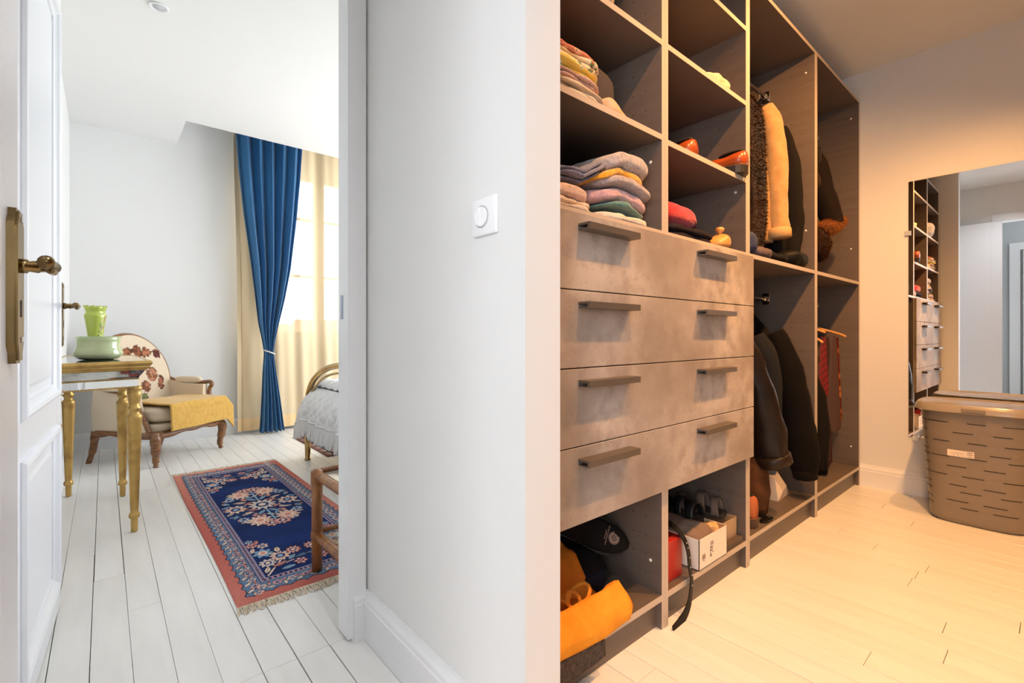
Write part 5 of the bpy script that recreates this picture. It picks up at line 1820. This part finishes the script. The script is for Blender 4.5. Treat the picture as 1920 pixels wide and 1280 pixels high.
# --- bergere armchair
AC = (0.3375, 4.66)
MA = place((AC[0], AC[1], 0), R(39.7))
ac = thing('armchair', 'low cream upholstered armchair with carved walnut frame by the window wall', 'armchair', (AC[0], AC[1], 0))
m_wal = mat('walnut_wood', (148, 100, 58), 0.35, var=(106, 66, 36), vscale=7, vstretch=(3, 3, 10), coat=0.2)
m_cream = mat('cream_linen', (222, 204, 178), 0.9, bump=0.3, bscale=220)
for sx in (-1, 1):
    tube('leg', catmull([(sx * 0.295, -0.270, 0.235), (sx * 0.310, -0.285, 0.19), (sx * 0.307, -0.283, 0.13), (sx * 0.298, -0.274, 0.06), (sx * 0.300, -0.277, 0.02), (sx * 0.304, -0.281, 0.0)], 5),
         [0.030] * 3 + [0.034] * 5 + [0.030] * 5 + [0.022] * 6 + [0.016] * 5 + [0.018, 0.017], m_wal, ac, 10, M=MA)
    tube('leg', catmull([(sx * 0.285, 0.255, 0.24), (sx * 0.288, 0.262, 0.18), (sx * 0.290, 0.275, 0.10), (sx * 0.292, 0.300, 0.03), (sx * 0.292, 0.312, 0.0)], 5), [0.028] * 6 + [0.024] * 6 + [0.018] * 6 + [0.018] * 3, m_wal, ac, 10, M=MA)


def rail_vf(p0, p1, sag, h=0.05, d=0.03, bow=0.0, bn=(0, 0)):
    rings = []
    for k in range(25):
        s = k / 24
        q = [p0[i] + (p1[i] - p0[i]) * s for i in range(3)]
        w = math.sin(s * math.pi)
        zb = q[2] - h / 2 + sag * w - 0.010 * math.sin(s * 3 * math.pi) ** 2
        x, y = q[0] + bn[0] * bow * w, q[1] + bn[1] * bow * w
        nx, ny = bn
        rings.append([(x + nx * d, y + ny * d, zb), (x + nx * d * 1.2, y + ny * d * 1.2, zb + 0.014), (x + nx * d, y + ny * d, q[2] + h / 2), (x - nx * 0.01, y - ny * 0.01, q[2] + h / 2), (x - nx * 0.01, y - ny * 0.01, zb)])
    return loft_vf(rings)


for nm, p0, p1, bn in (('front_rail', (-0.28, -0.268, 0.222), (0.28, -0.268, 0.222), (0, -1)), ('side_rail', (-0.292, 0.25, 0.228), (-0.292, -0.25, 0.222), (-1, 0)), ('side_rail', (0.292, -0.25, 0.222), (0.292, 0.25, 0.228), (1, 0)), ('rear_rail', (0.27, 0.262, 0.235), (-0.27, 0.262, 0.235), (0, 1))):
    v, f = rail_vf(p0, p1, 0.022, 0.05, 0.022, 0.02, bn)
    mesh(nm, v, f, m_wal, ac, True, M=MA)
parts = []
for k in range(60):
    s = k / 59
    w = math.sin(s * math.pi)
    parts.append(lathe_vf([(0.0, -0.004), (0.0035, 0), (0, 0.004)], (-0.26 + 0.52 * s, -0.293 - 0.02 * w, 0.250), 6))
v, f = join_vf(parts)
o = mesh('nail_heads', v, f, mat('dark_nails', (74, 48, 28), 0.4, 0.6), ac, True, M=MA)
o['kind'] = 'stuff'
soft('seat_base', (-0.29, -0.285, 0.225), (0.29, 0.25, 0.305), m_cream, ac, e=5, n=10, M=MA)
soft('seat_cushion', (-0.285, -0.295, 0.295), (0.285, 0.21, 0.425), m_cream, ac, e=4, n=14, amp=0.006, freq=7, seed=2, M=MA)


def back_fn(u, v):
    s = -1 + 2 * u
    x = 0.292 * math.sin(s * math.pi / 2)
    ss = math.sin(s * math.pi / 2)
    zt_ = 0.60 + 0.345 * math.sqrt(max(0, 1 - ss * ss))
    z = 0.26 + (zt_ - 0.26) * v
    y = 0.175 + 0.16 * (z - 0.26) - 0.02 * math.sin(v * math.pi) * (1 - ss * ss) + 0.03 * (1 - ss * ss)
    return (x, y, z)


m_tap = mat('tapestry_linen', (222, 204, 178), 0.9, bump=0.3, bscale=220, attr='paint')
bk = grid('backrest', back_fn, 90, 90, m_tap, ac, 0.045, M=MA)
MAi = MA.inverted()


def tapestry(p):
    q = MAi @ p
    n = noise.noise(q * 24) * 0.5 + noise.noise(q * 60) * 0.4
    for cx, cz, rx, rz, c1, c2 in ((0.045, 0.815, 0.05, 0.055, (150, 92, 62), (104, 62, 46)), (0.115, 0.80, 0.045, 0.05, (176, 116, 84), (120, 72, 52)), (0.205, 0.79, 0.032, 0.042, (120, 66, 54), (92, 50, 44)), (-0.05, 0.80, 0.05, 0.05, (160, 104, 72), (110, 66, 50)),
                                   (0.14, 0.62, 0.055, 0.07, (190, 134, 104), (130, 84, 60)), (0.20, 0.55, 0.035, 0.07, (168, 110, 84), (112, 70, 54)), (0.08, 0.53, 0.05, 0.05, (176, 118, 88), (118, 74, 56)), (-0.08, 0.60, 0.07, 0.07, (170, 112, 80), (116, 72, 54)), (0.05, 0.45, 0.04, 0.035, (120, 124, 84), (92, 96, 62))):
        d = ((q.x - cx) / rx) ** 2 + ((q.z - cz) / rz) ** 2 + n * 1.1
        if d < 0.62:
            return c1 if n > -0.05 else c2
        if d < 0.78:
            return (86, 52, 40)
    return (222, 204, 178)


color_attr(bk, tapestry)
arc = []
for k in range(41):
    p = back_fn(k / 40, 1.0)
    arc.append((p[0] * 1.035, p[1] + 0.008, p[2] + 0.006))
arc = [(-0.302, 0.20, 0.30)] + [(arc[0][0], arc[0][1] - 0.02, 0.50)] + arc + [(arc[-1][0], arc[-1][1] - 0.02, 0.50)] + [(0.302, 0.20, 0.30)]
tube('back_frame', arc, 0.016, m_wal, ac, 10, M=MA)
for sx in (-1, 1):
    tube('arm_rail', catmull([(sx * 0.300, 0.235, 0.585), (sx * 0.318, 0.14, 0.555), (sx * 0.326, 0.02, 0.540), (sx * 0.332, -0.09, 0.548), (sx * 0.335, -0.145, 0.552), (sx * 0.334, -0.165, 0.530), (sx * 0.330, -0.145, 0.49), (sx * 0.322, -0.155, 0.42), (sx * 0.312, -0.195, 0.33), (sx * 0.302, -0.225, 0.245)], 6), 0.0165, m_wal, ac, 10, M=MA)
    soft('arm_pad', (sx * 0.324 - 0.032, -0.075, 0.540), (sx * 0.324 + 0.032, 0.185, 0.598), m_cream, ac, e=3, n=10, M=MA)
    poly = [(-0.215, 0.235), (0.245, 0.245), (0.255, 0.40), (0.235, 0.575), (0.10, 0.545), (-0.05, 0.535), (-0.135, 0.535), (-0.13, 0.47), (-0.155, 0.38), (-0.195, 0.30)]
    rings = [[(sx * xx, y, z) for y, z in (poly if sx > 0 else poly[::-1])] for xx in ((0.275, 0.318) if True else 0)]
    v, f = loft_vf(rings)
    mesh('side_upholstery', v, f, m_cream, ac, M=MA)

# yellow throw folded over the seat
m_thr = mat('mustard_wool', (216, 172, 88), 0.95, var=(204, 158, 74), vscale=40, bump=0.4, bscale=170, sheen=0.3)


def throw_fn(u, v):
    x = -0.235 + 0.60 * u
    n = noise.noise(Vector((u * 3.5, v * 3, 4.4)))
    s = v * 0.62
    if s < 0.40:
        y, z = 0.085 - s, 0.440
    else:
        a = min(1, (s - 0.40) / 0.05)
        y = -0.315 - 0.022 * math.sin(a * math.pi / 2) - 0.010 * (v - 0.65)
        z = 0.440 - 0.022 * (1 - math.cos(a * math.pi / 2)) - max(0, s - 0.435) * 0.92
    over = max(0, x - 0.295)
    z -= over * 1.1
    z += 0.008 * n * (1 if s < .4 else 0.3) + 0.012 * math.sin(min(1, v * 2) * math.pi) * (0.6 + 0.4 * math.sin(u * 5))
    y += 0.008 * n * (1 if s > 0.42 else 0)
    z += 0.02 * max(0, 0.12 - u) * 0
    return (x, y, z)


tag(grid('yellow_throw', throw_fn, 60, 60, m_thr, None, 0.012, M=MA), 'mustard yellow wool throw draped over the armchair seat', 'throw')

# --- brass bed with crochet bedspread
bed = thing('brass_bed', 'brass bed with arched foot end and tapered post behind the door frame', 'bed', (2.2, 2.98, 0))
arch = [(1.175, 3.745, 0.20), (1.175, 3.745, 0.33)] + [(1.175, 2.97 + 0.775 * math.cos(a), 0.44 + 0.315 * math.sin(a)) for a in [math.pi * k / 40 for k in range(41)]] + [(1.175, 2.195, 0.33), (1.175, 2.195, 0.20)]
tube('arch', arch, 0.0215, M_POLBRASS, bed, 14)
arch2 = [(1.175, 2.97 + 0.735 * math.cos(a), 0.40 + 0.305 * math.sin(a)) for a in [math.pi * k / 40 for k in range(41)]]
tube('inner_arch', arch2, 0.008, M_POLBRASS, bed, 10)
for yy in (3.745, 2.195):
    lathe('post', [(0.019, 0), (0.024, 0.004), (0.024, 0.012), (0.019, 0.018), (0.026, 0.19), (0.028, 0.21), (0.024, 0.24)], (1.175, yy, 0), M_POLBRASS, bed, 8)
    lathe('post', [(0.019, 0), (0.024, 0.004), (0.024, 0.012), (0.019, 0.018), (0.026, 0.19), (0.028, 0.21), (0.024, 0.24)], (3.45, yy, 0), M_POLBRASS, bed, 8)
m_base = mat('bed_base_cloth', (196, 180, 160), 0.9)
box('bed_base', (1.22, 2.24, 0.16), (3.5, 3.70, 0.33), m_base, bed, 0.01)
tube('foot_rail', [(1.195, 2.2, 0.235), (1.195, 3.74, 0.235)], 0.014, M_POLBRASS, bed, 10)
box('mattress', (1.225, 2.24, 0.33), (3.5, 3.70, 0.58), mat('mattress_ticking', (232, 230, 226), 0.9), bed, 0.05, None, 3)
bs = thing('bedspread', 'white crochet bedspread with long fringe over the foot of the bed', 'bedspread', (2.2, 2.98, 0.3))
m_cro = mat('white_crochet', (238, 238, 238), 0.95, bump=0.9, bscale=110)


def hang_z(s, drop):
    return 0.605 - drop * s


def spread_top(u, v):
    x = 1.20 + 2.2 * u
    y = 2.24 + 1.465 * v
    e = min(y - 2.24, 3.705 - y)
    dia = 0.010 * abs(math.sin((x + y) * 26) * math.sin((x - y) * 26)) ** 0.5
    z = 0.612 + dia - (0.05 * max(0, 1 - e / 0.08) ** 2) - (0.045 * max(0, 1 - (x - 1.2) / 0.10) ** 2)
    return (x, y, z)


grid('cover', spread_top, 150, 110, m_cro, bs, 0.004)


def foot_pos(v, s):
    y = 2.24 + 1.465 * v + 0.26 * s ** 1.3 * (v - 0.5)
    rdg = abs(math.sin(v * 40 + s * 9) * math.sin(v * 40 - s * 9)) ** 0.4
    rip = 0.012 * s * math.sin(v * 60) + 0.008 * s * math.sin(v * 23 + 1)
    x = 1.20 - 0.075 * math.sin(min(1, s * 1.4) * math.pi / 2) + rip - 0.010 * rdg * min(1, s * 4)
    z = 0.563 - 0.245 * s - (0.05 * s * max(0, (v - 0.93) / 0.07)) 
    return (x, y, z)


grid('foot_drop', lambda u, v: foot_pos(u, v), 180, 26, m_cro, bs, 0.004)


def side_pos(u, s):
    x = 1.19 + 2.2 * u
    y = 3.70 + 0.125 * s ** 1.3 + 0.012 * s * math.sin(u * 70)
    return (x, y, 0.563 - 0.245 * s - 0.05 * s * max(0, 1 - u / 0.05))


grid('side_drop', side_pos, 150, 14, m_cro, bs, 0.004)
rg_ = random.Random(31)
m_fri = mat('white_fringe', (236, 235, 233), 0.95)
parts = []
for k in range(560):
    v_ = k / 559
    x, y, z = foot_pos(v_, 1.0)
    ln = 0.115 + rg_.uniform(-0.012, 0.008)
    parts.append(tube_vf([(x, y, z + 0.004), (x - 0.004 + rg_.uniform(-.003, .003), y + rg_.uniform(-.004, .004), z - ln * 0.5), (x - 0.008 + rg_.uniform(-.004, .004), y + rg_.uniform(-.007, .007), z - ln)], 0.0030, 4, cap=False))
for k in range(60):
    x, y, z = side_pos(k / 59 * 0.25, 1.0)
    ln = 0.115 + rg_.uniform(-0.012, 0.03)
    parts.append(tube_vf([(x, y, z + 0.004), (x, y + 0.003, z - ln * 0.5), (x + rg_.uniform(-.006, .006), y + rg_.uniform(-.002, .007), z - ln)], 0.0030, 4, cap=False))
v, f = join_vf(parts)
o = mesh('fringe', v, f, m_fri, bs)
o['kind'] = 'stuff'
pts = [foot_pos(k / 120, 0.97) for k in range(121)]
tube('fringe_heading', [(p[0] - 0.004, p[1], p[2]) for p in pts], 0.005, m_cro, bs, 6)

# --- bamboo side table
bt = thing('bamboo_table', 'low bamboo table with glass shelves standing on the rug corner', 'table', (0.86, 1.76, 0))
m_bam = mat('bamboo_cane', (164, 104, 50), 0.3, var=(124, 72, 32), vscale=5, vstretch=(6, 6, 1.5), coat=0.3)
m_rat = mat('rattan_binding', (142, 90, 44), 0.5, bump=0.6, bscale=180)
BX0, BX1, BY0, BY1 = 0.648, 1.10, 1.56, 1.952
for x in (BX0, BX1):
    for y in (BY0, BY1):
        z0 = 0.0075 if y == BY1 and x < 0.99 else 0.0
        lg = tube('leg', [(x, y, z0 + 0.002), (x, y, 0.13), (x, y, 0.132), (x, y, 0.3), (x, y, 0.302), (x, y, 0.405), (x, y, 0.414)], [0.0205, 0.0205, 0.0215, 0.0205, 0.0215, 0.0215, 0.012], m_bam, bt, 14)
        for za, zb in ((0.352, 0.408), (0.135, 0.168)):
            tube('binding', [(x, y, za), (x, y, za + 0.004), (x, y, zb - 0.004), (x, y, zb)], [0.0222, 0.0238, 0.0238, 0.0222], m_rat, lg, 14)
for z, r1, r2 in ((0.392, 0.0185, 0.011), (0.150, 0.0185, 0.010)):
    for x in (BX0, BX1):
        tube('rail', [(x, BY1 - 0.015, z), (x, BY1 - 0.06, z), (x, BY1 - 0.062, z), (x, BY0 + 0.06, z), (x, BY0 + 0.015, z)], [r1, r1, r1 * 1.04, r1, r1], m_bam, bt, 12)
    for y in (BY0, BY1):
        tube('cross_rail', [(BX0 + 0.015, y, z + 0.012), (BX1 - 0.015, y, z + 0.012)], r2, m_bam, bt, 10)
    box('glass_shelf', (BX0 + 0.012, BY0 + 0.008, z + 0.002), (BX1 - 0.012, BY1 - 0.008, z + 0.007), M_TABLEGLASS, bt)
bk_ = thing('book', 'small blue hardback book standing on the bamboo table', 'book', (0.75, 1.88, 0.40))
box('cover', (0.722, 1.80, 0.3995), (0.752, 1.915, 0.468), mat('blue_bookcloth', (58, 84, 116), 0.6), bk_, 0.002)
box('pages', (0.7245, 1.797, 0.402), (0.7495, 1.911, 0.4695), mat('book_pages', (226, 220, 206), 0.8), bk_)
